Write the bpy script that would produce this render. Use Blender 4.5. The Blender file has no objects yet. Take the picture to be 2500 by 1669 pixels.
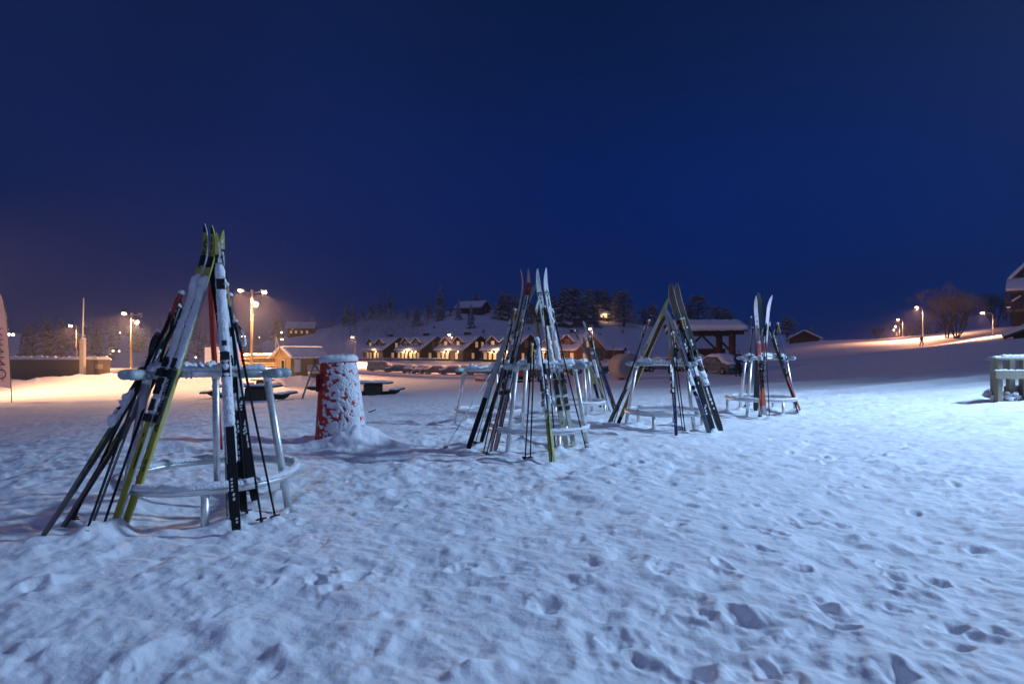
import bpy, math, random
import numpy as np
from mathutils import Vector, Matrix

random.seed(7)
scene = bpy.context.scene
COL = scene.collection
R = math.radians

# ------------------------------------------------------------------ camera
F, CX, HY, CH = 1389.0, 1250.0, 862.0, 1.13       # focal length in photo pixels, centre column, horizon row, eye height
cam_d = bpy.data.cameras.new('camera')
cam = bpy.data.objects.new('camera', cam_d); COL.objects.link(cam)
cam.location = (0, 0, CH); cam.rotation_euler = (R(90), 0, 0)
cam_d.sensor_width = 36.0; cam_d.lens = 36.0 * F / 2500.0
cam_d.shift_y = (HY - 834.5) / 2500.0
cam_d.clip_start = 0.05; cam_d.clip_end = 3000
cam_d.dof.use_dof = True; cam_d.dof.focus_distance = 8.5; cam_d.dof.aperture_fstop = 3.0
scene.camera = cam

# ------------------------------------------------------------------ sky, exposure
world = bpy.data.worlds.new('World'); scene.world = world; world.use_nodes = True
wt = world.node_tree; wt.nodes.clear()
wo = wt.nodes.new('ShaderNodeOutputWorld'); wb = wt.nodes.new('ShaderNodeBackground')
tc = wt.nodes.new('ShaderNodeTexCoord'); sep = wt.nodes.new('ShaderNodeSeparateXYZ')
ramp = wt.nodes.new('ShaderNodeValToRGB'); ramp.color_ramp.interpolation = 'EASE'
e = ramp.color_ramp.elements
e[0].position = 0.0; e[0].color = (0.0004, 0.0145, 0.102, 1)
e[1].position = 0.55; e[1].color = (0.0012, 0.0096, 0.054, 1)
m_ = e.new(0.22); m_.color = (0.0001, 0.0128, 0.110, 1)
# dusk blue is a touch deeper to the north (right) and greyer with town glow to the left
mixw = wt.nodes.new('ShaderNodeMixRGB'); mixw.blend_type = 'MIX'
mixw.inputs[2].default_value = (0.0065, 0.0145, 0.070, 1)
mr = wt.nodes.new('ShaderNodeMapRange'); mr.inputs[1].default_value = 0.10; mr.inputs[2].default_value = -0.8
mr.inputs[3].default_value = 0.0; mr.inputs[4].default_value = 0.85
cl = wt.nodes.new('ShaderNodeTexNoise'); cl.inputs['Scale'].default_value = 2.2; cl.inputs['Detail'].default_value = 5
clm = wt.nodes.new('ShaderNodeMapRange'); clm.inputs[1].default_value = 0.3; clm.inputs[2].default_value = 0.7
clm.inputs[3].default_value = 0.88; clm.inputs[4].default_value = 1.12
mulw = wt.nodes.new('ShaderNodeMixRGB'); mulw.blend_type = 'MULTIPLY'; mulw.inputs[0].default_value = 1.0
L = wt.links.new
L(tc.outputs['Generated'], sep.inputs[0]); L(sep.outputs['Z'], ramp.inputs[0])
L(sep.outputs['X'], mr.inputs[0]); L(mr.outputs[0], mixw.inputs[0]); L(ramp.outputs[0], mixw.inputs[1])
L(tc.outputs['Generated'], cl.inputs['Vector']); L(cl.outputs['Fac'], clm.inputs[0])
L(mixw.outputs[0], mulw.inputs[1]); L(clm.outputs[0], mulw.inputs[2])
L(mulw.outputs[0], wb.inputs['Color']); wb.inputs['Strength'].default_value = 1.0
L(wb.outputs[0], wo.inputs['Surface'])
scene.view_settings.view_transform = 'Standard'
scene.view_settings.look = 'None'
scene.view_settings.exposure = 0.0
scene.view_settings.gamma = 1.0
scene.view_settings.use_curve_mapping = False
scene.cycles.use_denoising = True
scene.cycles.max_bounces = 6
scene.cycles.volume_bounces = 0
scene.cycles.sample_clamp_indirect = 4.0
scene.cycles.use_light_tree = True

# ------------------------------------------------------------------ the blue-white floodlight of the slope (stands to the right of the picture)
def spot(name, loc, target, power, color, size=150, blend=0.6, radius=0.12, parent=None):
    ld = bpy.data.lights.new(name, 'SPOT'); ld.energy = power; ld.color = color
    ld.spot_size = R(size); ld.spot_blend = blend; ld.shadow_soft_size = radius
    o = bpy.data.objects.new(name, ld); COL.objects.link(o)
    o.location = loc
    d = (Vector(target) - Vector(loc)).normalized()
    o.rotation_euler = d.to_track_quat('-Z', 'Y').to_euler()
    return o
def point(name, loc, power, color, radius=0.08):
    ld = bpy.data.lights.new(name, 'POINT'); ld.energy = power; ld.color = color; ld.shadow_soft_size = radius
    o = bpy.data.objects.new(name, ld); COL.objects.link(o); o.location = loc
    return o
spot('floodlight_beam', (13.2, 7.7, 8.6), (3.8, 7.2, 0.0), 10300, (0.44, 0.67, 1.0), 168, 1.0, 0.55)
# lamp of the lodge behind the photographer, and the dim glow of lit snow clouds
spot('lodge_lamp_beam', (-1.0, -23.0, 10.0), (0.0, 9.0, 0.0), 1750, (0.43, 0.66, 1.0), 75, 1.0, 1.2)
sun_d = bpy.data.lights.new('cloud_glow', 'SUN'); sun_d.energy = 0.34; sun_d.color = (0.48, 0.52, 1.0); sun_d.angle = R(110)
sun = bpy.data.objects.new('cloud_glow', sun_d); COL.objects.link(sun); sun.rotation_euler = (R(38), R(-12), 0)
# car-park lamp that stands outside the picture at the left
spot('car_park_lamp_beam', (-37.0, 33.0, 7.5), (-19.0, 47.0, 0.0), 26000, (1.0, 0.52, 0.26), 120, 1.0, 0.2)

# ------------------------------------------------------------------ helpers
def W(px, py, d):
    return Vector(((px - CX) / F * d, d, CH - (py - HY) / F * d))

def hash2(ix, iy, seed):
    n = (ix.astype(np.int64) * 374761393 + iy.astype(np.int64) * 668265263 + seed * 974711) & 0xFFFFFFFF
    n = ((n ^ (n >> 13)) * 1274126177) & 0xFFFFFFFF
    n = n ^ (n >> 16)
    return (n & 0xFFFFFF) / float(0xFFFFFF)
def vnoise(x, y, seed=0):
    x = np.asarray(x, float); y = np.asarray(y, float)
    ix = np.floor(x); iy = np.floor(y); fx = x - ix; fy = y - iy
    fx = fx * fx * fx * (fx * (fx * 6 - 15) + 10); fy = fy * fy * fy * (fy * (fy * 6 - 15) + 10)
    a = hash2(ix, iy, seed); b = hash2(ix + 1, iy, seed); c = hash2(ix, iy + 1, seed); d = hash2(ix + 1, iy + 1, seed)
    return (a + (b - a) * fx) * (1 - fy) + (c + (d - c) * fx) * fy - 0.5
def fbm(x, y, seed=0, octv=3):
    s = 0; a = 1.0
    for k in range(octv):
        s = s + a * vnoise(x * 2 ** k + 17.3 * k, y * 2 ** k - 9.1 * k, seed + k); a *= 0.5
    return s
def smooth(a, b, x):
    t = np.clip((np.asarray(x, float) - a) / (b - a), 0, 1); return t * t * (3 - 2 * t)

# ------------------------------------------------------------------ materials
MATS = {}
def mat(name, col, rough=0.7, metal=0.0, var=0.0, vscale=6.0, bump=0.0, bscale=30.0, frost=0.0, fscale=14.0,
        emit=None, estr=0.0, stretch=None, trans=0.0, spec=0.4):
    if name in MATS: return MATS[name]
    m = bpy.data.materials.new(name); m.use_nodes = True
    nt = m.node_tree; b = nt.nodes['Principled BSDF']
    b.inputs['Roughness'].default_value = rough; b.inputs['Metallic'].default_value = metal
    b.inputs['Specular IOR Level'].default_value = spec
    b.inputs['Base Color'].default_value = (*col, 1)
    if trans: b.inputs['Transmission Weight'].default_value = trans
    tcn = nt.nodes.new('ShaderNodeTexCoord'); mp = nt.nodes.new('ShaderNodeMapping')
    nt.links.new(tcn.outputs['Object'], mp.inputs[0])
    if stretch: mp.inputs['Scale'].default_value = stretch
    src = None
    if var > 0:
        n = nt.nodes.new('ShaderNodeTexNoise'); n.inputs['Scale'].default_value = vscale; n.inputs['Detail'].default_value = 5
        nt.links.new(mp.outputs[0], n.inputs['Vector'])
        r = nt.nodes.new('ShaderNodeValToRGB')
        r.color_ramp.elements[0].position = 0.3; r.color_ramp.elements[1].position = 0.7
        r.color_ramp.elements[0].color = (*[c * (1 - var) for c in col], 1)
        r.color_ramp.elements[1].color = (*[min(1, c * (1 + var)) for c in col], 1)
        nt.links.new(n.outputs['Fac'], r.inputs[0]); src = r.outputs[0]
    if frost > 0:
        n2 = nt.nodes.new('ShaderNodeTexNoise'); n2.inputs['Scale'].default_value = fscale; n2.inputs['Detail'].default_value = 6
        n2.inputs['Roughness'].default_value = 0.7
        nt.links.new(tcn.outputs['Object'], n2.inputs['Vector'])
        mrn = nt.nodes.new('ShaderNodeMapRange')
        mrn.inputs[1].default_value = 0.72 - frost * 0.45; mrn.inputs[2].default_value = 0.80 - frost * 0.45
        nt.links.new(n2.outputs['Fac'], mrn.inputs[0])
        mx = nt.nodes.new('ShaderNodeMixRGB'); mx.inputs[1].default_value = (*col, 1); mx.inputs[2].default_value = (0.78, 0.8, 0.83, 1)
        if src: nt.links.new(src, mx.inputs[1])
        nt.links.new(mrn.outputs[0], mx.inputs[0]); src = mx.outputs[0]
        mxr = nt.nodes.new('ShaderNodeMapRange'); mxr.inputs[3].default_value = rough; mxr.inputs[4].default_value = 0.85
        nt.links.new(mrn.outputs[0], mxr.inputs[0]); nt.links.new(mxr.outputs[0], b.inputs['Roughness'])
        if metal:
            mm = nt.nodes.new('ShaderNodeMapRange'); mm.inputs[3].default_value = metal; mm.inputs[4].default_value = 0
            nt.links.new(mrn.outputs[0], mm.inputs[0]); nt.links.new(mm.outputs[0], b.inputs['Metallic'])
    if src: nt.links.new(src, b.inputs['Base Color'])
    if bump > 0:
        n3 = nt.nodes.new('ShaderNodeTexNoise'); n3.inputs['Scale'].default_value = bscale; n3.inputs['Detail'].default_value = 6
        nt.links.new(mp.outputs[0], n3.inputs['Vector'])
        bp = nt.nodes.new('ShaderNodeBump'); bp.inputs['Strength'].default_value = bump; bp.inputs['Distance'].default_value = 0.02
        nt.links.new(n3.outputs['Fac'], bp.inputs['Height']); nt.links.new(bp.outputs[0], b.inputs['Normal'])
    if emit:
        b.inputs['Emission Color'].default_value = (*emit, 1); b.inputs['Emission Strength'].default_value = estr
    MATS[name] = m; return m

SNOW = mat('snow', (0.80, 0.82, 0.86), 0.75, var=0.04, vscale=9, bump=0.5, bscale=45, spec=0.25)
GROUND = mat('trodden_snow', (0.80, 0.82, 0.86), 0.75, var=0.05, vscale=3.5, bump=1.0, bscale=7.0, spec=0.2)
for _q in GROUND.node_tree.nodes:
    if _q.type == 'BUMP': _q.inputs['Distance'].default_value = 0.020
    if _q.type == 'TEX_NOISE' and abs(_q.inputs['Scale'].default_value - 7.0) < .01: _q.inputs['Detail'].default_value = 11; _q.inputs['Roughness'].default_value = .62
SNOW_FAR = mat('far_snow', (0.78, 0.80, 0.85), 0.85, var=0.05, vscale=0.6, spec=0.1)
SNOW_ICE = mat('crusted_snow', (0.78, 0.80, 0.84), 0.6, var=0.06, vscale=25, bump=0.9, bscale=70, spec=0.3)
METAL = mat('galvanised_tube', (0.70, 0.70, 0.69), 0.42, 0.80, var=0.14, vscale=14, frost=0.18, fscale=18)
SLEEVE = mat('plastic_sleeve', (0.36, 0.42, 0.43), 0.35, 0.0, var=0.10, vscale=12)
SLEEVE_END = mat('plastic_cap', (0.48, 0.53, 0.54), 0.45)
BLACK = mat('black_plastic', (0.012, 0.013, 0.016), 0.4, frost=0.16, fscale=20)
STRAPM = mat('black_webbing', (0.014, 0.014, 0.017), 0.8, frost=0.2, fscale=26)
CORK = mat('cork_grip', (0.33, 0.20, 0.09), 0.75, var=0.2, vscale=40, frost=0.15)
REDP = mat('red_strap_fabric', (0.30, 0.04, 0.03), 0.8, frost=0.25, fscale=20)
WOOD_G = mat('weathered_wood', (0.16, 0.145, 0.11), 0.8, var=0.25, vscale=5, bump=0.3, bscale=20, stretch=(1, 1, 0.15), frost=0.06)
WOOD_D = mat('dark_stained_timber', (0.050, 0.028, 0.020), 0.8, var=0.3, vscale=3, bump=0.3, bscale=12)
WOOD_RED = mat('red_brown_timber', (0.085, 0.028, 0.018), 0.8, var=0.25, vscale=3)
WOOD_HUT = mat('tan_painted_boards', (0.44, 0.31, 0.14), 0.75, var=0.15, vscale=3, stretch=(3, 3, 0.3))
WOOD_POLE = mat('pine_pole_wood', (0.36, 0.25, 0.14), 0.8, var=0.2, vscale=4, stretch=(2, 2, 0.2), frost=0.08)
WOOD_FENCE = mat('grey_brown_fence_board', (0.20, 0.155, 0.115), 0.85, var=0.22, vscale=4, stretch=(2, 2, 0.25), frost=0.07, fscale=3)
WOOD_TABLE = mat('dark_table_timber', (0.022, 0.019, 0.018), 0.8, var=0.3, vscale=6, frost=0.06, fscale=8)
WHITE_P = mat('white_paint', (0.78, 0.77, 0.74), 0.5, var=0.03)
TRIM = mat('cream_trim', (0.62, 0.52, 0.36), 0.6)
STEEL = mat('grey_steel', (0.35, 0.36, 0.38), 0.45, 0.6, frost=0.1)
LENS = mat('sodium_lens', (1, .8, .55), 0.4, emit=(1.0, 0.56, 0.24), estr=60)
LENS_W = mat('floodlight_lens', (1, .9, .75), 0.4, emit=(1.0, 0.68, 0.38), estr=8)
BULB = mat('porch_bulb', (1, .85, .6), 0.4, emit=(1.0, 0.66, 0.33), estr=26)
PANE_LIT = mat('lit_window_pane', (.9, .7, .4), 0.3, emit=(1.0, 0.60, 0.28), estr=0.45, var=0.2, vscale=2)
PANE_HOT = mat('bright_window_pane', (.9, .7, .4), 0.3, emit=(1.0, 0.66, 0.34), estr=0.9)
PANE_DARK = mat('dark_window_pane', (0.02, 0.025, 0.035), 0.1)
NEEDLE = mat('spruce_needles', (0.40, 0.39, 0.41), 0.95, var=0.4, vscale=3)
FROSTED = mat('frosted_twigs', (0.80, 0.79, 0.81), 0.9, var=0.3, vscale=2.5)
BARK = mat('bark', (0.05, 0.04, 0.033), 0.9, var=0.3, vscale=6)
BIRCH = mat('frosted_bark', (0.26, 0.22, 0.19), 0.9, var=0.3, vscale=5)
TYRE = mat('tyre_rubber', (0.012, 0.012, 0.012), 0.9)
GLASS_CAR = mat('car_glass', (0.015, 0.018, 0.022), 0.2, frost=.50, fscale=14)
HEADL = mat('headlight_glass', (0.5, 0.5, 0.48), 0.15)

# ------------------------------------------------------------------ mesh builder
class MB:
    def __init__(s): s.v = []; s.f = []; s.m = []
    def add(s, vs, fs, mi=0):
        o = len(s.v); s.v.extend([tuple(v) for v in vs]); s.f.extend([tuple(i + o for i in f) for f in fs]); s.m.extend([mi] * len(fs))
    def box(s, c, sz, rz=0.0, mi=0, rot=None):
        hx, hy, hz = sz[0] / 2, sz[1] / 2, sz[2] / 2
        M = rot if rot else Matrix.Rotation(rz, 3, 'Z')
        P = [Vector(c) + M @ Vector((x * hx, y * hy, z * hz)) for z in (-1, 1) for y in (-1, 1) for x in (-1, 1)]
        s.add(P, [(0, 2, 3, 1), (4, 5, 7, 6), (0, 1, 5, 4), (2, 6, 7, 3), (0, 4, 6, 2), (1, 3, 7, 5)], mi)
    def bbox(s, c, sz, bev=0.01, rz=0.0, mi=0):
        """box with chamfered vertical and top edges"""
        hx, hy, hz = sz[0] / 2, sz[1] / 2, sz[2] / 2
        b = min(bev, hx * .45, hy * .45, hz * .45)
        M = Matrix.Rotation(rz, 3, 'Z')
        def ring(x, y, z):
            return [Vector((x - b, -y, z)), Vector((x, -y + b, z)), Vector((x, y - b, z)), Vector((x - b, y, z)),
                    Vector((-x + b, y, z)), Vector((-x, y - b, z)), Vector((-x, -y + b, z)), Vector((-x + b, -y, z))]
        rings = [ring(hx - b, hy - b, -hz), ring(hx, hy, -hz + b), ring(hx, hy, hz - b), ring(hx - b, hy - b, hz)]
        P = [Vector(c) + M @ p for r in rings for p in r]
        fs = [tuple(range(7, -1, -1)), tuple(range(24, 32))]
        for k in range(3):
            for i in range(8):
                j = (i + 1) % 8; fs.append((k * 8 + i, k * 8 + j, k * 8 + 8 + j, k * 8 + 8 + i))
        s.add(P, fs, mi)
    def tube(s, p0, p1, r0, r1=None, n=8, mi=0, caps=True):
        p0 = Vector(p0); p1 = Vector(p1); r1 = r0 if r1 is None else r1
        s.path([p0, p1], [r0, r1], n, mi, caps)
    def path(s, pts, rad, n=8, mi=0, caps=True, closed=False):
        pts = [Vector(p) for p in pts]; m = len(pts)
        if not isinstance(rad, (list, tuple)): rad = [rad] * m
        vs = []; up = None
        for i, p in enumerate(pts):
            if closed: t = pts[(i + 1) % m] - pts[i - 1]
            else: t = pts[min(i + 1, m - 1)] - pts[max(i - 1, 0)]
            t.normalize()
            if up is None:
                up = Vector((0, 0, 1)) if abs(t.z) < .9 else Vector((1, 0, 0))
            a = t.cross(up)
            if a.length < 1e-6: a = t.orthogonal()
            a.normalize(); b = a.cross(t).normalized(); up = b
            for k in range(n):
                q = 2 * math.pi * k / n
                vs.append(p + (a * math.cos(q) + b * math.sin(q)) * rad[i])
        fs = []
        for i in range(m if closed else m - 1):
            i2 = (i + 1) % m
            for k in range(n):
                k2 = (k + 1) % n
                fs.append((i * n + k, i2 * n + k, i2 * n + k2, i * n + k2))
        if caps and not closed:
            fs.append(tuple(range(n - 1, -1, -1))[::-1]); fs.append(tuple((m - 1) * n + k for k in range(n))[::-1])
        s.add(vs, fs, mi)
    def prism(s, poly, axis, a, b, mi=0):
        """poly = 2D outline (counter-clockwise) in the plane across axis; extruded from a to b"""
        n = len(poly)
        def P(u, v, w):
            return (w, u, v) if axis == 'x' else ((u, w, v) if axis == 'y' else (u, v, w))
        vs = [P(u, v, a) for u, v in poly] + [P(u, v, b) for u, v in poly]
        fs = [tuple(range(n - 1, -1, -1)), tuple(range(n, 2 * n))]
        for i in range(n):
            j = (i + 1) % n; fs.append((i, j, n + j, n + i))
        s.add(vs, fs, mi)
    def blob(s, c, r, seed=0, nu=10, nv=6, amp=0.25, mi=0, flat=1.0):
        rr = random.Random(seed); vs = []; fs = []
        for j in range(nv + 1):
            th = math.pi * j / nv
            for i in range(nu):
                ph = 2 * math.pi * i / nu
                k = 1 + amp * (rr.random() - .5) * 2
                vs.append((c[0] + r[0] * k * math.sin(th) * math.cos(ph), c[1] + r[1] * k * math.sin(th) * math.sin(ph), c[2] + r[2] * k * math.cos(th)))
        for j in range(nv):
            for i in range(nu):
                i2 = (i + 1) % nu; fs.append((j * nu + i, (j + 1) * nu + i, (j + 1) * nu + i2, j * nu + i2))
        s.add(vs, fs, mi)
    def sheet(s, P00, P10, P11, P01, th, nu=8, nv=4, amp=0.3, seed=0, up=None, mi=0, edge=0.5, droop=0.0):
        """a lumpy snow layer on the quad P00,P10,P11,P01: rounded at its edges, uneven on top"""
        P00, P10, P11, P01 = [Vector(p) for p in (P00, P10, P11, P01)]
        nrm = (P10 - P00).cross(P01 - P00).normalized() if up is None else Vector(up)
        rr = random.Random(seed); vs = []; fs = []
        N1 = nu + 1
        for j in range(nv + 1):
            for i in range(nu + 1):
                u, v = i / nu, j / nv
                b = (P00 * (1 - u) + P10 * u) * (1 - v) + (P01 * (1 - u) + P11 * u) * v
                ed = (i in (0, nu)) or (j in (0, nv))
                h = th * (1 + amp * (rr.random() - .5) * 2) * (edge if ed else 1.0)
                vs.append(b + nrm * h)
        o2 = len(vs)
        for j in range(nv + 1):
            for i in range(nu + 1):
                u, v = i / nu, j / nv
                b = (P00 * (1 - u) + P10 * u) * (1 - v) + (P01 * (1 - u) + P11 * u) * v
                ed = (i in (0, nu)) or (j in (0, nv))
                vs.append(b - nrm * (droop * rr.random() if ed else 0))
        for j in range(nv):
            for i in range(nu):
                a = j * N1 + i; fs.append((a, a + 1, a + N1 + 1, a + N1))
                fs.append((o2 + a, o2 + a + N1, o2 + a + N1 + 1, o2 + a + 1))
        for i in range(nu):
            fs.append((i + 1, i, o2 + i, o2 + i + 1)); a = nv * N1 + i; fs.append((a, a + 1, o2 + a + 1, o2 + a))
        for j in range(nv):
            a = j * N1; fs.append((a, a + N1, o2 + a + N1, o2 + a)); a += nu; fs.append((a + N1, a, o2 + a, o2 + a + N1))
        s.add(vs, fs, mi)
    def ridge(s, pts, hw, h, up=Vector((0, 0, 1)), nc=6, amp=0.3, seed=0, closed=False, mi=0, side=None, base=0.0, patch=0.0):
        """snow lying along a path: half-round cross section with uneven edges"""
        pts = [Vector(p) for p in pts]; m = len(pts); rr = random.Random(seed); vs = []; fs = []
        for i, p in enumerate(pts):
            if closed: t = (pts[(i + 1) % m] - pts[i - 1]).normalized()
            else: t = (pts[min(i + 1, m - 1)] - pts[max(i - 1, 0)]).normalized()
            n = (up - t * up.dot(t)).normalized(); w = t.cross(n).normalized()
            k = 1 + amp * (rr.random() - .5) * 2
            if patch: g = 1 + patch * 3.2 * float(fbm(np.array([i * .13 + seed * 3.1]), np.array([seed * 1.7]), 13, 3)[0]); k *= g if g > .30 else -.35
            taper = 1.0 if closed else min(1, 0.15 + 1.2 * min(i, m - 1 - i) / 2.0)
            for c in range(nc + 1):
                q = math.pi * c / nc
                kk = 1 + amp * .6 * (rr.random() - .5)
                vs.append(p + w * (hw * math.cos(q) * (1 + amp * .4 * (rr.random() - .5)) * (.6 + .4 * taper)) + n * (base + h * math.sin(q) * k * kk * taper))
        nn = nc + 1
        for i in range(m if closed else m - 1):
            i2 = (i + 1) % m
            for c in range(nc):
                fs.append((i * nn + c, i * nn + c + 1, i2 * nn + c + 1, i2 * nn + c))
            fs.append((i * nn + nc, i * nn, i2 * nn, i2 * nn + nc))
        if not closed:
            fs.append(tuple(range(nn))[::-1]); fs.append(tuple((m - 1) * nn + c for c in range(nn)))
        s.add(vs, fs, mi)
    def mesh(s, name, mats, smooth=False):
        me = bpy.data.meshes.new(name); me.from_pydata(s.v, [], s.f)
        for m in (mats if isinstance(mats, (list, tuple)) else [mats]): me.materials.append(m)
        if any(s.m): me.polygons.foreach_set('material_index', s.m)
        if smooth: me.polygons.foreach_set('use_smooth', [True] * len(s.f))
        me.update(); return me
    def build(s, name, mats, parent=None, smooth=False, kind=None):
        o = bpy.data.objects.new(name, s.mesh(name, mats, smooth)); COL.objects.link(o)
        if parent: o.parent = parent
        if kind: o['kind'] = kind
        return o

def thing(name, label, cat, loc=(0, 0, 0), rz=0.0, group=None, scale=None):
    o = bpy.data.objects.new(name, None); COL.objects.link(o); o.empty_display_size = .1
    o.location = loc; o.rotation_euler = (0, 0, rz)
    if scale: o.scale = scale
    o['label'] = label; o['category'] = cat
    if group: o['group'] = group
    return o
def tag(o, label, cat, group=None, kind=None):
    o['label'] = label; o['category'] = cat
    if group: o['group'] = group
    if kind: o['kind'] = kind
    return o
def inst(name, me, parent):
    o = bpy.data.objects.new(name, me); COL.objects.link(o); o.parent = parent; return o
def dup(root, loc, rz, label, group=None, scale=None):
    r = root.copy(); COL.objects.link(r); r.location = loc; r.rotation_euler = (0, 0, rz); r['label'] = label
    if group: r['group'] = group
    if scale: r.scale = scale
    for ch in list(root.children):
        c = ch.copy(); COL.objects.link(c); c.parent = r
        for g in list(ch.children):
            d = g.copy(); COL.objects.link(d); d.parent = c
    return r

# ------------------------------------------------------------------ terrain (heights surveyed at marked points, thin-plate between them)
CP = []
def cp(px, py, d): p = W(px, py, d); CP.append((p.x, p.y, p.z))
def cz(px, z, d): CP.append(((px - CX) / F * d, d, z))
for px in (-200, 600, 1250, 1900, 2700):
    cz(px, 0.0, 2.5)
cz(450, 0, 3.6); cz(517, 0, 4.2); cz(1322, 0, 6.8); cz(1625, 0, 9.07); cz(1857, .06, 10.7); cz(1190, -.10, 9.6); cz(1440, -.03, 10.9)
cz(840, -.04, 7.0); cz(2440, .25, 10.5); cz(2500, .05, 5.4); cz(200, -.05, 7)
cp(633, 975, 22); cp(925, 963, 22); cp(735, 931, 48); cp(617, 896, 62); cp(318, 915, 74); cp(150, 928, 50); cp(-200, 940, 50); cp(50, 965, 36); cp(400, 945, 40)
cp(1800, 921, 36); cp(1760, 914, 45); cp(960, 906, 110); cp(1200, 906, 110); cp(1400, 903, 100); cp(1100, 925, 55); cp(1300, 925, 52)
cp(600, 885, 120); cp(300, 884, 135); cp(0, 888, 130); cp(-400, 892, 130)
cp(850, 880, 150); cp(1200, 880, 150); cp(1450, 880, 140); cp(850, 878, 190); cp(1200, 876, 190); cp(1500, 880, 190)
cp(1660, 905, 55); cp(1700, 880, 130); cp(1900, 890, 50); cp(1950, 868, 90); cp(1900, 842, 150)
cp(1990, 832, 135); cp(2120, 829, 140); cp(2100, 905, 38); cp(2080, 850, 92); cp(2250, 846, 89); cp(2330, 838, 76); cp(2420, 833, 58); cp(2520, 826, 48)
cp(2300, 885, 30); cp(2500, 880, 24); cp(2700, 820, 45); cp(2253, 822, 112); cp(2350, 806, 112); cp(2424, 802, 100); cp(2500, 796, 92); cp(2650, 790, 92)
cp(2100, 838, 220); cp(2300, 828, 220); cp(2500, 818, 220); cp(1800, 850, 230)
CPA = np.array(CP)
def uv_of(x, y):
    r = np.maximum(np.hypot(x, y), 2.5)
    a = np.clip(np.arctan2(x, y), -1.0, 1.0)
    return a * 2.0, np.log(r)
_u, _v = uv_of(CPA[:, 0], CPA[:, 1])
def tps(r2): return np.where(r2 > 1e-12, r2 * np.log(r2 + 1e-12) * .5, 0)
_n = len(CPA)
_K = tps((_u[:, None] - _u) ** 2 + (_v[:, None] - _v) ** 2) + np.eye(_n) * 0.004
_P = np.c_[np.ones(_n), _u, _v]
_A = np.block([[_K, _P], [_P.T, np.zeros((3, 3))]])
_c = np.linalg.solve(_A, np.r_[CPA[:, 2], 0, 0, 0])
def gz(x, y):
    x = np.asarray(x, float); y = np.asarray(y, float); sh = x.shape
    u, v = uv_of(x.ravel(), y.ravel()); v = np.minimum(v, math.log(240.0))
    out = np.empty(u.shape)
    for i in range(0, len(u), 20000):
        uu, vv = u[i:i + 20000], v[i:i + 20000]
        out[i:i + 20000] = tps((uu[:, None] - _u) ** 2 + (vv[:, None] - _v) ** 2) @ _c[:_n] + _c[_n] + _c[_n + 1] * uu + _c[_n + 2] * vv
    rr = np.hypot(x, y).ravel()
    out = out * smooth(1.0, 2.6, rr)
    return out.reshape(sh)
def g1(x, y): return float(gz(np.array([x]), np.array([y]))[0])
_D = np.exp(np.linspace(math.log(1.4), math.log(200), 900))
def G(px, py, near=True):
    """where the sight line through a photo pixel meets the ground"""
    x = (px - CX) / F * _D; z = CH - (py - HY) / F * _D
    h = gz(x, _D) - z
    k = np.where((h[1:] >= 0) & (h[:-1] < 0))[0]
    if len(k) == 0: i = int(np.argmin(np.abs(h))); return Vector((x[i], _D[i], float(gz(x[i:i+1], _D[i:i+1])[0])))
    i = k[0]; t = h[i] / (h[i] - h[i + 1]); d = _D[i] * (1 - t) + _D[i + 1] * t
    return Vector(((px - CX) / F * d, d, CH - (py - HY) / F * d))
def onground(px, d):
    x = (px - CX) / F * d; return Vector((x, d, g1(x, d)))

# main hill behind the row houses
HILL_X = [480, 560, 620, 690, 780, 842, 900, 1000, 1062, 1120, 1200, 1300, 1400, 1480, 1560, 1700, 1830, 1950, 2050]
HILL_C = [872, 862, 843, 816, 803, 791, 781, 776, 764, 757, 757, 762, 768, 776, 787, 792, 802, 820, 836]
def crest(px): return float(np.interp(px, HILL_X, HILL_C))
def hill_at(px, py):
    t = min(1.0, max(0.0, (874 - py) / max(4.0, 874 - crest(px))))
    d = 165 + 100 * t ** 1.05
    return W(px, py, d)

# ------------------------------------------------------------------ what stands in the snow (needed first: snow drifts round each foot)
RACKS = [  # centre pixel, distance, turn, height, label
    ((517, 4.22), -6, 0.985, 'galvanised ski rack nearest the camera, leaning yellow and black skis on it'),
    ((1316, 6.95), -10, 0.98, 'galvanised ski rack in the middle, under the white-tipped skis'),
    ((1622, 8.75), 60, 0.97, 'galvanised ski rack under the pair of broad black skis'),
    ((1857, 10.5), -15, 0.98, 'galvanised ski rack farthest right, under the red and white skis'),
    ((1194, 9.9), 75, 0.95, 'nearly empty galvanised ski rack half hidden left of the middle rack'),
    ((1402, 10.9), 47, 0.98, 'galvanised ski rack half hidden right of the middle rack'),
]
YEL = (.40, .38, .12); BLK = (.013, .014, .017); GRY = (.13, .14, .15); WHT = (.62, .64, .67); GRN = (.02, .06, .055)
RED = (.42, .045, .03); BLU = (.03, .08, .26); BRN = (.15, .055, .03); OLV = (.34, .35, .28); PNK = (.50, .33, .33); TAN = (.36, .24, .11)
LGY = (.34, .35, .36); LIM = (.34, .38, .13); ORG = (.48, .11, .05)
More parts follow.
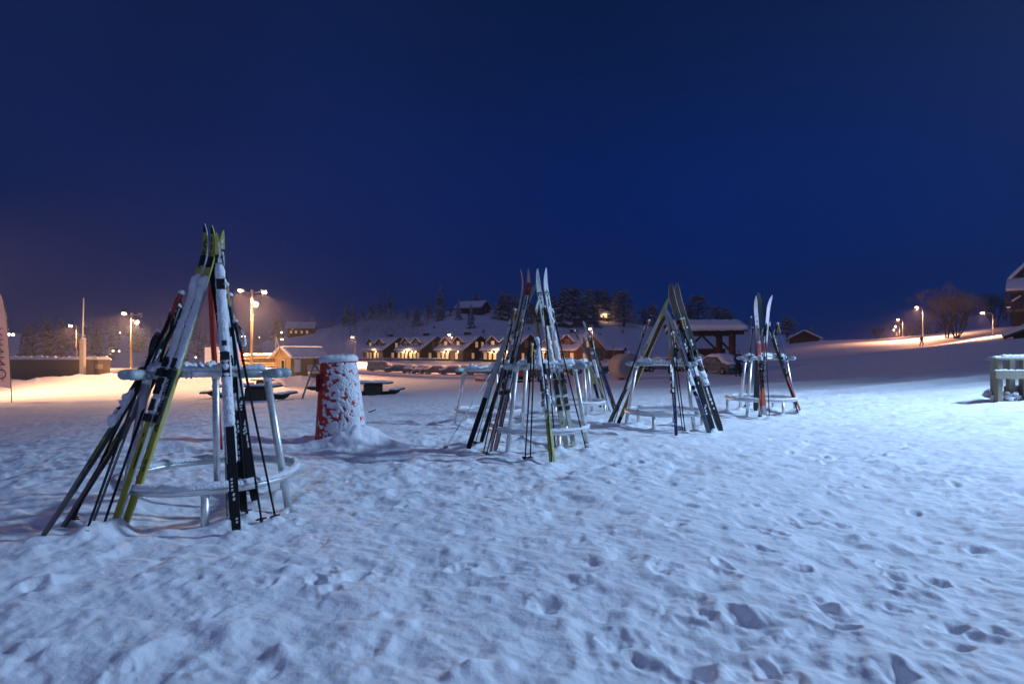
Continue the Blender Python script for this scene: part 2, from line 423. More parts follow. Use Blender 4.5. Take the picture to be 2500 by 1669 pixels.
# bottom px, top px, top distance, facing, width, [(end, colour)], edge colour, snow (from, to), binding at, text, label
SKIS = [
 ((269,1297),(500,546),4.22,-20,.052,[(.36,(.36,.34,.05)),(.83,LGY),(.86,(.36,.33,.07)),(.90,BLK),(.975,(.30,.28,.06)),(1,BLK)],LGY,(.35,.83),.44,None,'yellow-tailed ski of the front left pair on the nearest rack, left one'),
 ((298,1293),(518,550),4.18,-20,.052,[(.36,(.36,.34,.05)),(.83,LGY),(.86,(.36,.33,.07)),(.90,BLK),(.975,(.30,.28,.06)),(1,BLK)],YEL,(.50,.83),.44,('FISCHER',.375,.030,'w'),'yellow-tailed ski of the front left pair on the nearest rack, with white lettering'),
 ((88,1324),(440,722),4.30,-30,.056,[(.30,(.24,.21,.19)),(.38,(.38,.36,.10)),(.62,GRY),(1,GRN)],(.05,.05,.05),(.42,.76),.60,None,'grey ski reaching farthest left from the nearest rack'),
 ((141,1297),(462,726),4.36,-30,.052,[(.28,(.20,.16,.14)),(.37,(.40,.37,.09)),(.62,GRY),(1,GRN)],(.05,.05,.05),(.45,.6),None,None,'grey ski beside the one reaching farthest left, its yellow mark lower down'),
 ((579,1309),(529,566),4.15,24,.048,[(.30,BLK),(.86,BLK),(.90,LGY),(.93,BLK),(1,(.36,.33,.07))],BLK,(.22,.89),.52,None,'snow-plastered black ski on the nearest rack, broad side to the camera'),
 ((573,1290),(545,561),4.24,44,.046,[(.88,BLK),(.92,LGY),(.94,BLK),(1,YEL)],BLK,(.40,.84),.50,None,'black ski behind the snow-plastered one, its yellow tip bent far right'),
 ((612,1197),(526,602),4.45,178,.066,[(1,BLK)],BLK,None,None,None,'black ski seen from below at the back of the nearest rack'),
 ((541,1100),(531,640),4.50,172,.042,[(.25,RED),(.55,BRN),(1,RED)],RED,None,None,None,'narrow red ski at the back of the nearest rack'),
 ((1385,1097),(1312,655),6.90,14,.056,[(.28,(.40,.42,.36)),(1,WHT)],LIM,(.40,.72),.33,None,'white ski with lime edge on the middle rack, left one of the snowy pair'),
 ((1403,1094),(1333,653),6.92,30,.056,[(.28,(.40,.42,.36)),(1,WHT)],LIM,(.40,.76),.33,None,'white ski with lime edge on the middle rack, right one of the snowy pair'),
 ((1196,1104),(1272,656),6.95,-66,.054,[(.40,PNK),(.9,LGY),(1,PNK)],BLK,(.30,.62),.42,None,'slim pinkish ski on the middle rack, its tip farthest left'),
 ((1208,1098),(1290,655),6.90,-40,.056,[(.36,PNK),(.86,WHT),(.93,RED),(1,PNK)],BLK,(.34,.70),.42,None,'pinkish white ski with red tip mark on the middle rack'),
 ((1141,1095),(1252,792),7.02,165,.056,[(.42,BLK),(1,LGY)],BLK,None,None,None,'ski with long black base reaching farthest left from the middle rack'),
 ((1172,1081),(1314,686),7.05,140,.056,[(.34,BLK),(.55,GRY),(1,OLV)],(.2,.2,.2),None,None,None,'ski with olive grey tip crossing behind the others on the middle rack'),
 ((1347,1137),(1290,736),6.80,-62,.048,[(.33,(.38,.36,.06)),(.72,WHT),(.86,(.38,.36,.06)),(1,BRN)],BLK,(.26,.76),.45,None,'snow-lined yellow ski standing nearest on the middle rack, tip bent left'),
 ((1355,1131),(1318,724),6.85,58,.048,[(.33,LIM),(.70,WHT),(.86,YEL),(1,LGY)],LIM,(.32,.66),.47,None,'lime-tailed snowy ski on the middle rack, tip bent right'),
 ((1742,1054),(1637,691),8.72,14,.098,[(.8,BLK),(1,(.035,.018,.015))],LGY,(.36,.47),.45,None,'broad black ski, left one of the pair on the third rack'),
 ((1761,1050),(1652,689),8.75,20,.098,[(.8,BLK),(1,(.035,.018,.015))],LGY,(.30,.50),.45,None,'broad black ski, right one of the pair on the third rack'),
 ((1483,1037),(1634,724),8.75,-24,.056,[(.50,GRY),(.84,(.55,.55,.45)),(1,YEL)],YEL,(.30,.50),None,('FISCHER',.53,.040,'k'),'yellow-tipped lettered ski leaning right on the third rack'),
 ((1504,1041),(1632,762),8.85,140,.052,[(.10,BLK),(.36,TAN),(1,BRN)],LIM,None,None,None,'brown-based ski behind the lettered one on the third rack'),
 ((1735,1062),(1622,748),8.65,-34,.052,[(.42,(.20,.22,.24)),(.52,BLU),(.66,TAN),(1,LGY)],BLU,(.28,.5),.42,None,'grey and tan ski on the third rack with its tip curling left'),
 ((1652,1073),(1620,758),8.55,-60,.046,[(.50,BLU),(.68,TAN),(1,LGY)],BLK,(.38,.56),.46,None,'slim blue-tailed ski standing nearest on the third rack'),
 ((1729,1050),(1658,742),8.95,30,.045,[(.55,LIM),(1,BLK)],BLK,None,None,None,'slim lime ski between the black ones on the third rack'),
 ((1868,1018),(1846,721),10.42,-6,.062,[(.10,LGY),(.24,ORG),(.45,BLK),(.60,(.40,.10,.10)),(1,(.58,.52,.55))],RED,(.38,.5),.40,('FISCHER',.62,.048,'k'),'white and red lettered ski on the far right rack, left one of the upright pair'),
 ((1855,1018),(1885,720),10.40,10,.062,[(.10,LGY),(.22,ORG),(.45,BLK),(.60,(.40,.10,.10)),(1,(.58,.52,.55))],RED,(.40,.52),.40,('FISCHER',.62,.048,'k'),'white and red lettered ski on the far right rack, right one of the upright pair'),
 ((1845,1000),(1851,713),10.75,180,.088,[(1,(.02,.035,.035))],BLK,None,None,None,'broad dark ski behind the upright pair on the far right rack'),
 ((1950,1009),(1864,716),10.5,78,.054,[(.60,ORG),(.74,WHT),(1,GRY)],BLK,(.50,.66),.52,None,'orange-red ski leaning left on the far right rack, thin dark tip'),
 ((1958,1008),(1880,784),10.4,40,.050,[(.70,ORG),(1,WHT)],BLK,None,.55,None,'shorter orange-red ski outermost on the far right rack'),
 ((1507,1001),(1403,750),10.85,-58,.054,[(.30,(.3,.12,.08)),(.5,BLU),(.62,LGY),(.74,RED),(.86,WHT),(1,BLK)],BLK,(.56,.70),None,None,'red, white and black ski with curled tip on the half hidden right rack'),
 ((1501,1003),(1409,752),10.9,-58,.052,[(.4,BLU),(.62,LGY),(.74,RED),(.86,WHT),(1,BLK)],BLK,None,None,None,'blue-tailed ski beside the curled red and white one'),
 ((1467,994),(1425,822),11.1,160,.05,[(.4,BLK),(.7,LIM),(1,GRY)],BLK,None,None,None,'short dark ski at the back of the half hidden right rack'),
 ((1480,1004),(1433,815),10.7,-20,.05,[(.5,(.2,.2,.08)),(1,GRY)],LIM,(.45,.8),None,None,'green-edged ski at the front of the half hidden right rack'),
 ((597,1252),(543,636),4.30,28,.046,[(.4,BLK),(.7,GRY),(1,BLK)],BLK,(.40,.86),.50,None,'dark snowy ski right of the snow-plastered black one on the nearest rack'),
 ((622,1222),(551,668),4.38,34,.046,[(.5,BLK),(1,GRY)],BLK,(.46,.84),None,None,'outermost dark ski of the right bundle on the nearest rack, behind the poles'),
]
# bottom px, top px, top distance, shaft colour, grip material, strap, label
POLES = [
 ((604,1262),(561,722),4.2,BLK,'b',0,'thin black ski pole just right of the snow-plastered black ski'),
 ((556,1284),(541,690),4.3,GRY,'b',1,'grey ski pole hidden behind the snow-plastered black ski'),
 ((240,1306),(437,748),4.2,BLK,'b',1,'black ski pole close behind the yellow-tailed skis'),
 ((168,1279),(443,716),4.05,BLK,'r',1,'ski pole with red grip against the yellow-tailed skis'),
 ((200,1316),(386,810),3.95,BLK,'b',1,'ski pole with black strap knob left of the yellow-tailed skis'),
 ((212,1303),(420,760),4.12,GRY,'b',0,'grey ski pole between the two ski pairs left on the nearest rack'),
 ((642,1283),(552,696),4.12,BLK,'c',1,'ski pole with curled strap beside the snow-plastered black ski'),
 ((677,1275),(574,786),4.12,BLK,'b',1,'ski pole standing farthest right on the nearest rack'),
 ((1177,1112),(1257,757),6.85,BLK,'c',1,'tan-gripped ski pole left on the middle rack'),
 ((1184,1115),(1275,784),6.80,BLK,'c',1,'tan-gripped ski pole with snowy strap on the middle rack'),
 ((1157,1087),(1222,880),7.0,LGY,'b',0,'thin silver ski pole between the left skis of the middle rack'),
 ((1281,1127),(1299,842),6.62,BLK,'y',2,'black ski pole with yellow grip and hanging strap on the middle rack'),
 ((1294,1127),(1304,858),6.62,BLK,'b',0,'black ski pole right beside the yellow-gripped one'),
 ((1357,1106),(1329,750),6.78,BLK,'b',2,'black ski pole with dangling strap between the white skis'),
 ((1400,1090),(1346,756),7.0,BLK,'b',0,'black ski pole behind the right white ski'),
 ((1434,1102),(1349,762),6.95,BLK,'b',1,'black ski pole standing farthest right on the middle rack'),
 ((1487,1045),(1584,783),8.55,BLK,'c',1,'tan-gripped ski pole left on the third rack'),
 ((1492,1047),(1577,800),8.6,BLK,'b',1,'black-gripped ski pole left on the third rack'),
 ((1668,1056),(1637,816),8.4,BLK,'c',1,'cork-gripped ski pole in the front of the third rack'),
 ((1674,1058),(1643,812),8.42,BLK,'c',0,'second cork-gripped pole in the front of the third rack'),
 ((1735,1056),(1663,779),8.55,BLK,'c',1,'cork-gripped ski pole in front of the broad black skis'),
 ((1740,1052),(1669,778),8.6,GRY,'c',0,'grey-shafted cork-gripped pole in front of the broad black skis'),
 ((1854,1021),(1872,790),10.2,BLK,'b',2,'black ski pole crossing the upright lettered skis'),
 ((1879,1023),(1868,800),10.2,BLK,'b',1,'black ski pole right of the lettered pair on the far right rack'),
 ((1819,995),(1838,800),10.75,BLK,'b',0,'black ski pole at the back left of the far right rack'),
 ((1827,993),(1834,775),10.8,GRY,'b',0,'grey ski pole at the back left of the far right rack'),
 ((1949,1007),(1899,790),10.3,BLU,'c',2,'blue ski pole with looped strap on the far right rack'),
 ((1496,1011),(1404,808),10.6,LGY,'b',0,'thin grey ski pole leaning on the half hidden right rack'),
 ((1490,1008),(1440,822),10.55,BLK,'c',2,'ski pole with thick snowy strap on the half hidden right rack'),
 ((1083,1096),(1205,898),8.6,LGY,'b',0,'thin silver ski pole slanting out before the nearly empty rack'),
]
FOOT = [(2014,1113),(2018,1131),(1843,1211),(1841,1234),(1767,1382),(1854,1348),(1939,1286),(1974,1275),(2035,1188),(2067,1350),
 (2191,1422),(2193,1446),(1991,1482),(2033,1508),(2050,1542),(2234,1250),(2417,1252),(2268,1318),(2272,1345),(2319,1542),(2336,1597),
 (1730,1501),(1799,1508),(1705,1631),(1884,1640),(2481,1380),(2490,1465),(2170,1388),(2050,1284),(2050,1090),(2221,1087),(2148,1111),
 (1931,1104),(2391,1341),(2178,1490),(2182,1657),(1892,1307),(770,1421),(809,1398),(860,1408),(83,1428),(1560,1125),(1470,1175),
 (2110,1190),(2330,1185),(1650,1290),(1500,1560),(1610,1395),(1330,1480),(2440,1560),(2290,1430),(1950,1400),(1120,1390),(980,1240)]

MOUND = []      # x, y, height, radius
def rack_feet(rk):
    (px, d), delta, h, lab = rk
    c = onground(px, d); out = []
    for k in range(3):
        a = R(delta + 120 * k); out.append((c.x + .60 * math.cos(a), c.y + .60 * math.sin(a)))
        b = a + R(60); out.append((c.x + .57 * math.cos(b), c.y + .57 * math.sin(b)))
    return c, out
for rk in RACKS:
    c, ft = rack_feet(rk)
    for x, y in ft: MOUND.append((x, y, .030 + .025 * random.random(), .075 + .05 * random.random()))
    MOUND.append((c.x, c.y, -.045, .42))
for s in SKIS + POLES:
    p = G(*s[0]); MOUND.append((p.x, p.y, .022 + .025 * random.random(), .06 + .04 * random.random()))
pc = G(816, 1085); CONE = pc + Vector((0, .30, 0))
for k in range(7):
    MOUND.append((CONE.x + .38 * math.cos(k * .9 - 2.7), CONE.y + .32 * math.sin(k * .9 - 2.7), .065, .20))
MOUND.append((CONE.x + .36, CONE.y - .10, .13, .26)); MOUND.append((CONE.x + .18, CONE.y - .30, .10, .24)); MOUND.append((CONE.x + .62, CONE.y - .12, .05, .25))
rr = random.Random(3)
for k in range(150):        # lumps kicked up on the trodden slope
    px = rr.uniform(300, 2450); py = rr.uniform(1010, 1660); p = G(px, py)
    MOUND.append((p.x, p.y, rr.uniform(.006, .022), rr.uniform(.03, .08)))
for (px, py) in [(113, 1604), (60, 1590), (1105, 1655), (1150, 1640), (700, 1395), (1520, 1090), (1470, 1085), (1620, 1095), (1380, 1075)]:
    p = G(px, py); MOUND.append((p.x, p.y, .028, .035)); MOUND.append((p.x + .04, p.y + .02, .018, .03))

# ------------------------------------------------------------------ snow ground: one sheet, fine where the camera stands, out to the horizon
def build_ground():
    th = np.concatenate([np.linspace(-180, -52, 50)[:-1], np.linspace(-52, 52, 1000), np.linspace(52, 180, 50)[1:-1]]) * math.pi / 180
    rads = np.concatenate([[0.25, 0.6, 0.9, 1.2], np.geomspace(1.45, 4.2, 330)[:-1], np.geomspace(4.2, 13, 210)[:-1], np.geomspace(13, 45, 110)[:-1],
                           np.geomspace(45, 320, 70)[:-1], np.geomspace(320, 700, 8)])
    nt, nr = len(th), len(rads)
    TH, RR = np.meshgrid(th, rads)
    X = RR * np.sin(TH); Y = RR * np.cos(TH)
    Z = gz(X, Y)
    # long low drifts, ski tracks, trodden powder
    near = smooth(0.7, 1.6, RR) * (1 - smooth(45, 70, RR))
    Z += near * .05 * fbm(X * .55, Y * .55, 5, 2)
    ca, sa = math.cos(.20), math.sin(.20)
    U = X * ca + Y * sa; V = -X * sa + Y * ca
    tracks = smooth(5.0, 9.0, RR) * (1 - smooth(40, 60, RR))
    Z += tracks * (.030 + .05 * smooth(3, 12, X)) * fbm(U * .22, V * 2.2, 21, 3)
    Z += smooth(9, 16, RR) * (1 - smooth(50, 80, RR)) * smooth(2, 10, X) * .10 * fbm(U * .12, V * .7, 24, 3)
    fl = smooth(-.1, .25, fbm(X * .35 + 4, Y * .35, 77, 2)) * .6 + .55
    Z += near * fl * .033 * fbm(X * 3.1, Y * 3.1, 31, 3) * (1 - .4 * smooth(12, 30, RR))
    ca, sa = math.cos(-.5), math.sin(-.5)
    U = X * ca + Y * sa; V = -X * sa + Y * ca
    Z += near * fl * .024 * fbm(U * 5.5, V * 11.0, 41, 3) * (1 - smooth(14, 30, RR))
    Z += near * .0035 * fbm(X * 21, Y * 21, 121, 2) * (1 - smooth(6, 12, RR))
    hump = fbm(X * 8.5 + 3, Y * 8.5, 55, 2)
    Z += near * .013 * np.maximum(hump, 0) * 1.6 * (1 - smooth(10, 20, RR))
    Z -= near * .022 * smooth(.15, .45, fbm(X * 2.4 - 8, Y * 2.4 + 2, 91, 2)) * (1 - smooth(16, 30, RR))
    # snowbank in front of the left fence, ploughed ridges by the parked cars
    bk = np.exp(-((Y - 45.5) / 3.2) ** 2) * smooth(-11.5, -17, X) * .50
    Z += bk * (1 + .9 * fbm(X * .55, Y * .6, 61, 4))
    em = smooth(113, 124, Y) * (1 - smooth(150, 160, Y)) * smooth(-45, -30, X) * (1 - smooth(20, 34, X))
    Z += em * .9
    flat = Z.ravel(); xf = X.ravel(); yf = Y.ravel()
    def local(x, y, r): 
        return np.where((np.abs(xf - x) < 3.2 * r) & (np.abs(yf - y) < 3.2 * r))[0]
    for (x, y, h, r) in MOUND:
        i = local(x, y, r); d2 = ((xf[i] - x) ** 2 + (yf[i] - y) ** 2) / (r * r)
        k = 1 + (.45 if r < .15 else .22) * fbm(xf[i] * 9, yf[i] * 9, 71, 2)
        flat[i] += h * np.exp(-d2) * k
    r2 = random.Random(9)
    def dimple(x, y, a, la, lb, dep):
        i = local(x, y, max(la, lb) * .9)
        wob = .035 * fbm(xf[i] * 16, yf[i] * 16, 131, 2)
        dx, dy = xf[i] - x + wob, yf[i] - y + .035 * fbm(xf[i] * 16 + 9, yf[i] * 16, 137, 2)
        u = (dx * math.sin(a) + dy * math.cos(a)) / la; v = (dx * math.cos(a) - dy * math.sin(a)) / lb
        d = np.sqrt(u * u + v * v)
        flat[i] += -dep * (1 - smooth(.0, 1.35, d)) * (1 + .8 * fbm(xf[i] * 20, yf[i] * 20, 141, 2)) + dep * .22 * np.exp(-((d - 1.45) / .4) ** 2)
    for (px, py) in FOOT:
        p = G(px, py); a = r2.uniform(-1.1, 1.1)
        dimple(p.x, p.y, a, r2.uniform(.055, .085), r2.uniform(.035, .055), r2.uniform(.022, .038))
        if r2.random() < .5: dimple(p.x + r2.uniform(-.09, .09), p.y + r2.uniform(-.07, .07), a + r2.uniform(-.8, .8), r2.uniform(.04, .06), r2.uniform(.03, .045), r2.uniform(.008, .018))
    for k in range(260):
        px = r2.uniform(60, 2480) if k % 3 else r2.uniform(1400, 2480); py = 1010 + 650 * r2.random() ** 1.3; p = G(px, py)
        dimple(p.x, p.y, r2.uniform(-1.5, 1.5), r2.uniform(.04, .10), r2.uniform(.03, .055), r2.uniform(.004, .014))
    vs = np.empty((nt * nr + 1, 3)); vs[:-1, 0] = xf; vs[:-1, 1] = yf; vs[:-1, 2] = flat; vs[-1] = (0, 0, 0)
    idx = np.arange(nt * nr).reshape(nr, nt); nx = np.roll(idx, -1, axis=1)
    q = np.stack([idx[:-1], nx[:-1], nx[1:], idx[1:]], -1).reshape(-1, 4)[:, ::-1]
    tri = np.stack([idx[0], nx[0], np.full(nt, nt * nr)], -1)
    me = bpy.data.meshes.new('snow_ground')
    nq, ntri = len(q), len(tri)
    me.vertices.add(len(vs)); me.vertices.foreach_set('co', vs.ravel())
    me.loops.add(nq * 4 + ntri * 3); me.loops.foreach_set('vertex_index', np.concatenate([q.ravel(), tri.ravel()]).astype(np.int32))
    me.polygons.add(nq + ntri)
    me.polygons.foreach_set('loop_start', np.concatenate([np.arange(nq) * 4, nq * 4 + np.arange(ntri) * 3]).astype(np.int32))
    me.polygons.foreach_set('use_smooth', np.ones(nq + ntri, bool))
    me.materials.append(GROUND); me.update(); me.validate()
    o = bpy.data.objects.new('snow_ground', me); COL.objects.link(o); o['kind'] = 'structure'
    return o
build_ground()

def build_hill(name, hx, base_py, crest_fn, d0, dd, n=(150, 44), amp=1.2, seed=5, over=160):
    pxs = np.linspace(hx[0], hx[1], n[0]); vs = []; fs = []
    rows = n[1] + 8
    for j in range(rows):
        for px in pxs:
            if j < n[1]:
                t = j / (n[1] - 1.0); c = crest_fn(px); py = base_py + (c - base_py) * t; d = d0 + dd * t ** 1.05
                p = W(px, py, d)
                k = amp * min(1, 3 * t) * (1 - .75 * t)
                p.z += k * float(fbm(np.array([p.x * .06]), np.array([p.y * .06]), seed, 4)[0])
                if j == 0: p.z -= 3
            else:
                u = (j - n[1] + 1) / 8.0; c = crest_fn(px); d = d0 + dd + over * u
                p = W(px, c, d0 + dd); p = Vector(((px - CX) / F * d, d, p.z - 14 * u * u))
            vs.append(p)
    for j in range(rows - 1):
        for i in range(n[0] - 1):
            a = j * n[0] + i; fs.append((a, a + 1, a + n[0] + 1, a + n[0]))
    me = bpy.data.meshes.new(name); me.from_pydata(vs, [], fs); me.polygons.foreach_set('use_smooth', [True] * len(fs)); me.materials.append(SNOW_FAR); me.update()
    o = bpy.data.objects.new(name, me); COL.objects.link(o); o['kind'] = 'structure'; return o
build_hill('hill', (480, 2050), 874, crest, 165, 100)
LEFT_C = ([-900, -300, 0, 300, 500, 600, 700], [800, 806, 812, 818, 835, 850, 872])
build_hill('far_hill', (-900, 700), 884, lambda px: float(np.interp(px, *LEFT_C)), 150, 90, n=(90, 24), amp=1.0, seed=15)

# ------------------------------------------------------------------ ski racks
def make_rack(rk, idx):
    (px, d), delta, H, lab = rk
    c = onground(px, d); root = thing('ski_rack', lab, 'ski rack', c, 0, 'ski racks in the snow')
    A = [R(delta + 120 * k) for k in range(3)]
    top = [Vector((.43 * math.cos(a), .43 * math.sin(a), H)) for a in A]
    foot = [Vector((.61 * math.cos(a), .61 * math.sin(a), -.08)) for a in A]
    for k in range(3):
        m = MB(); m.tube(foot[k], top[k] - Vector((0, 0, .02)), .027, n=14)
        m.tube(top[k] + (foot[k] - top[k]) * .06, top[k] + (foot[k] - top[k]) * .015, .031, n=14)
        m.build('leg', METAL, root, True)
    for k in range(3):
        p, q = top[k], top[(k + 1) % 3]; u = (q - p).normalized()
        e0, e1 = p - u * .17, q + u * .17
        m = MB(); m.tube(p - u * .02, q + u * .02, .026, n=14); rail = m.build('rail', METAL, root, True)
        def sleeve(a, b, r=.036, rounded=False):
            m = MB(); n = 14
            if rounded:
                w = (b - a).normalized(); ln = (b - a).length
                m.path([a, a + w * (ln - .03), a + w * (ln - .012), a + w * ln], [r, r, r * .8, r * .35], n)
            else: m.path([a, a + (b - a) * .03, a + (b - a) * .97, b], [r * .9, r, r, r * .9], n)
            m.build('sleeve', SLEEVE, rail, True)
        Lm = (q - p).length
        sleeve(p + u * .045, p + u * .19); sleeve(q - u * .19, q - u * .045)
        sleeve(p - u * .035, e0, rounded=True); sleeve(q + u * .035, e1, rounded=True)
        for t in (.30, .34, .60, .66):
            m = MB(); m.tube(p + u * (Lm * t), p + u * (Lm * t + .012), .034, n=14); m.build('collar', SLEEVE_END, rail, True)
        m = MB(); pts = [p + u * (t * Lm) + Vector((0, 0, .020)) for t in np.linspace(.0, 1.0, 46)]
        m.ridge(pts, .029, .038 + .016 * ((idx + k) % 2), seed=idx * 7 + k, amp=.30, patch=.35)
        m.build('snow', SNOW_ICE, root, True)
    ring = []
    hr = .235
    for i in range(80):
        a = 2 * math.pi * i / 80; ring.append(Vector((.585 * math.cos(a), .585 * math.sin(a), hr)))
    m = MB(); m.path(ring, .026, 12, closed=True); m.build('ring', METAL, root, True)
    for k in range(3):
        b = A[k] + R(60); p = Vector((.575 * math.cos(b), .575 * math.sin(b), 0))
        m = MB(); m.tube(p * 1.02 + Vector((0, 0, -.1)), p + Vector((0, 0, hr - .008)), .025, n=12); m.build('leg', METAL, root, True)
    m = MB(); m.ridge([v + Vector((0, 0, .016)) for v in ring], .033, .036, nc=7, amp=.26, seed=idx + 40, closed=True)
    m.build('snow', SNOW_ICE, root, True)
    return root
for i, rk in enumerate(RACKS): make_rack(rk, i)

# ------------------------------------------------------------------ skis
def text_mesh(cu, name, parent):
    o = bpy.data.objects.new('tmp_text', cu); COL.objects.link(o)
    bpy.context.view_layer.update()
    me = bpy.data.meshes.new_from_object(o.evaluated_get(bpy.context.evaluated_depsgraph_get()))
    for q in cu.materials:
        if not me.materials: me.materials.append(q)
    bpy.data.objects.remove(o)
    r = bpy.data.objects.new(name, me); COL.objects.link(r); r.parent = parent; return r
def ski_mat(c, fr=.045):
    k = 'ski_%03d_%03d_%03d' % tuple(int(v * 255) for v in c)
    if sum(c) > .3 and fr == .045: fr = .17
    return mat(k, c, 0.65, 0.0, var=.08, vscale=18, frost=fr, fscale=13, spec=.10)
SKI_TEXT_W = mat('ski_lettering_white', (.6, .62, .64), .5)
SKI_TEXT_K = mat('ski_lettering_black', (.01, .01, .012), .5)
def ski_profile(t):
    w = np.interp(t, [0, .015, .06, .3, .5, .8, .90, .945, .975, .992, 1.0], [.55, .86, .97, .95, .92, .98, 1.0, .88, .62, .34, .10])
    h = np.interp(t, [0, .1, .35, .6, .85, 1.0], [.009, .012, .026, .025, .012, .007])
    return w, h
def make_ski(spec, idx):
    (b, tp, td, az, w, bands, edge, snow, bind, text, lab) = spec; w *= 1.18
    B = G(*b); T = W(tp[0], tp[1], td); B = B - Vector((0, 0, .03))
    nz = Vector((math.sin(R(az)), -math.cos(R(az)), 0.0))
    bend = lambda t: .085 * max(0, (t - .875) / .125) ** 1.9
    bow = lambda t: .020 * math.sin(math.pi * min(1, t / .9))
    E = T
    for _ in range(4):
        ax = (E - B).normalized(); n = (nz - ax * nz.dot(ax)).normalized(); E = T - n * bend(1.0)
    Ln = (E - B).length; wv = ax.cross(n).normalized()
    root = thing('ski', lab, 'ski', B, 0, 'skis leaning on the racks')
    ts = sorted(set([round(v, 4) for v in np.concatenate([np.linspace(0, .86, 26), np.linspace(.87, 1.0, 14)])] + [round(bd[0], 4) for bd in bands if bd[0] < 1]))
    cols = []; mats = []
    for bd in bands:
        if bd[1] not in cols: cols.append(bd[1]); mats.append(ski_mat(bd[1]))
    mats.append(ski_mat(edge)); mats.append(mat('ski_base', (.012, .012, .014), .6, frost=.06, fscale=20, spec=.1))
    ei, bi = len(cols), len(cols) + 1
    def cen(t): return ax * (Ln * t) + n * (bend(t) - bow(t))
    m = MB(); vs = []; 
    for t in ts:
        pw, ph = ski_profile(t); hw = w * pw / 2; p = cen(t)
        tan = (cen(min(1, t + .005)) - cen(max(0, t - .005))).normalized(); nn = wv.cross(tan).normalized()
        if nn.dot(n) < 0: nn = -nn
        for (u, z) in ((-1, 0), (-1, .75), (-.90, 1), (.90, 1), (1, .75), (1, 0)):
            vs.append(p + wv * (u * hw) + nn * (z * ph))
    fs = []; mi = []
    for i in range(len(ts) - 1):
        tm = (ts[i] + ts[i + 1]) / 2
        ci = cols.index([bd[1] for bd in bands if tm <= bd[0]][0])
        for k in range(6):
            k2 = (k + 1) % 6
            fs.append((i * 6 + k, i * 6 + k2, i * 6 + 6 + k2, i * 6 + 6 + k))
            mi.append(ei if k in (0, 1, 3, 4) else (bi if k == 5 and abs(az) < 100 else ci))
    fs.append(tuple(range(6))); mi.append(ei); fs.append(tuple(range(len(vs) - 1, len(vs) - 7, -1))); mi.append(ei)
    m.v = [tuple(v) for v in vs]; m.f = fs; m.m = mi
    blade = m.build('blade', mats, root)
    def on(t, u=0, z=0): 
        pw, ph = ski_profile(t); return cen(t) + wv * (u * w / 2) + n * (ph + z)
    Mx = Matrix((wv, ax, n)).transposed()
    if bind:
        m = MB(); t = bind
        m.box(on(t, 0, .010), (.050, .115, .020), rot=Mx); m.box(on(t + .045 / Ln * 2, 0, .022), (.056, .05, .044), rot=Mx)
        m.box(on(t + .17 / Ln, 0, .018), (.030, .070, .030), rot=Mx)
        m.tube(on(t + .12 / Ln, -.55, .03), on(t + .12 / Ln, .55, .03), .007, n=6)
        m.box(on(t - .13 / Ln, 0, .008), (.040, .08, .016), rot=Mx); m.box(on(t - .22 / Ln, 0, .014), (.046, .05, .028), rot=Mx)
        m.build('binding', BLACK, root)
    # printed blocks on the topsheet
    r_ = random.Random(idx * 13 + 1); m = MB()
    for k in range(7):
        t = r_.uniform(.10, .86); u = r_.uniform(-.4, .4)
        if snow and snow[0] - .02 < t < snow[1] + .02: t = snow[0] - r_.uniform(.03, .2) if k % 2 else min(.9, snow[1] + r_.uniform(.02, .10))
        t = max(.05, t); ln = r_.uniform(.02, .09)
        for q in range(r_.randint(1, 4)):
            tt = t + q * (ln + .012) / Ln * .6
            a0 = on(tt, u - .22, .0012); a1 = on(tt, u + .22, .0012); a2 = on(tt + ln * .5 / Ln, u + .30, .0012); a3 = on(tt + ln * .5 / Ln, u - .10, .0012)
            m.add([a0, a1, a2, a3], [(0, 1, 2, 3)], 0)
    dark = sum(bands[-1][1]) > .5
    m.build('print', SKI_TEXT_K if (sum(bands[0][1]) > .45) else SKI_TEXT_W, root, kind='stuff')
    if snow:
        m = MB(); pts = [on(t) - n * .004 for t in np.linspace(snow[0], snow[1], int((snow[1] - snow[0]) * Ln / .016))]
        m.ridge(pts, w * (.60 if idx < 6 or idx > 31 else .50), .020 + .008 * (idx % 3) / 2, up=n, nc=7, amp=.34, seed=idx, patch=.28 if idx < 2 else (1.15 if idx in (4, 5) else .75))
        o = m.build('snow', SNOW_ICE, root, True)
    if text:
        s, t0, size, cc = text
        cu = bpy.data.curves.new('lettering', 'FONT'); cu.body = s; cu.size = size * 1.25; cu.align_y = 'CENTER'; cu.space_character = 1.15
        cu.extrude = .0004; cu.shear = .15
        cu.materials.append(SKI_TEXT_W if cc == 'w' else SKI_TEXT_K)
        o = text_mesh(cu, 'lettering', root)
        vy = n.cross(ax).normalized()
        zz = .003 if cc == 'k' else .034
        M4 = Matrix((ax * 1.25, vy, n)).transposed().to_4x4(); M4.translation = on(t0, .0 if cc == 'k' else .25, zz); o.matrix_local = M4
    return root, on, n, ax, wv, Ln
SKI_ROOTS = [make_ski(s, i) for i, s in enumerate(SKIS)]
# square black emblem with white triangle on the two snowy white skis
for k in (8, 9):
    root, on, n, ax, wv, Ln = SKI_ROOTS[k]
    m = MB(); t = .865; dt = .022 / Ln
    m.add([on(t - dt, -.72, .0016), on(t - dt, .72, .0016), on(t + dt, .72, .0016), on(t + dt, -.72, .0016)], [(0, 1, 2, 3)], 0)
    m.add([on(t - dt * .6, -.42, .0022), on(t - dt * .6, .42, .0022), on(t + dt * .6, 0, .0022)], [(0, 1, 2)], 1)
    m.build('emblem', [SKI_TEXT_K, SKI_TEXT_W], root)

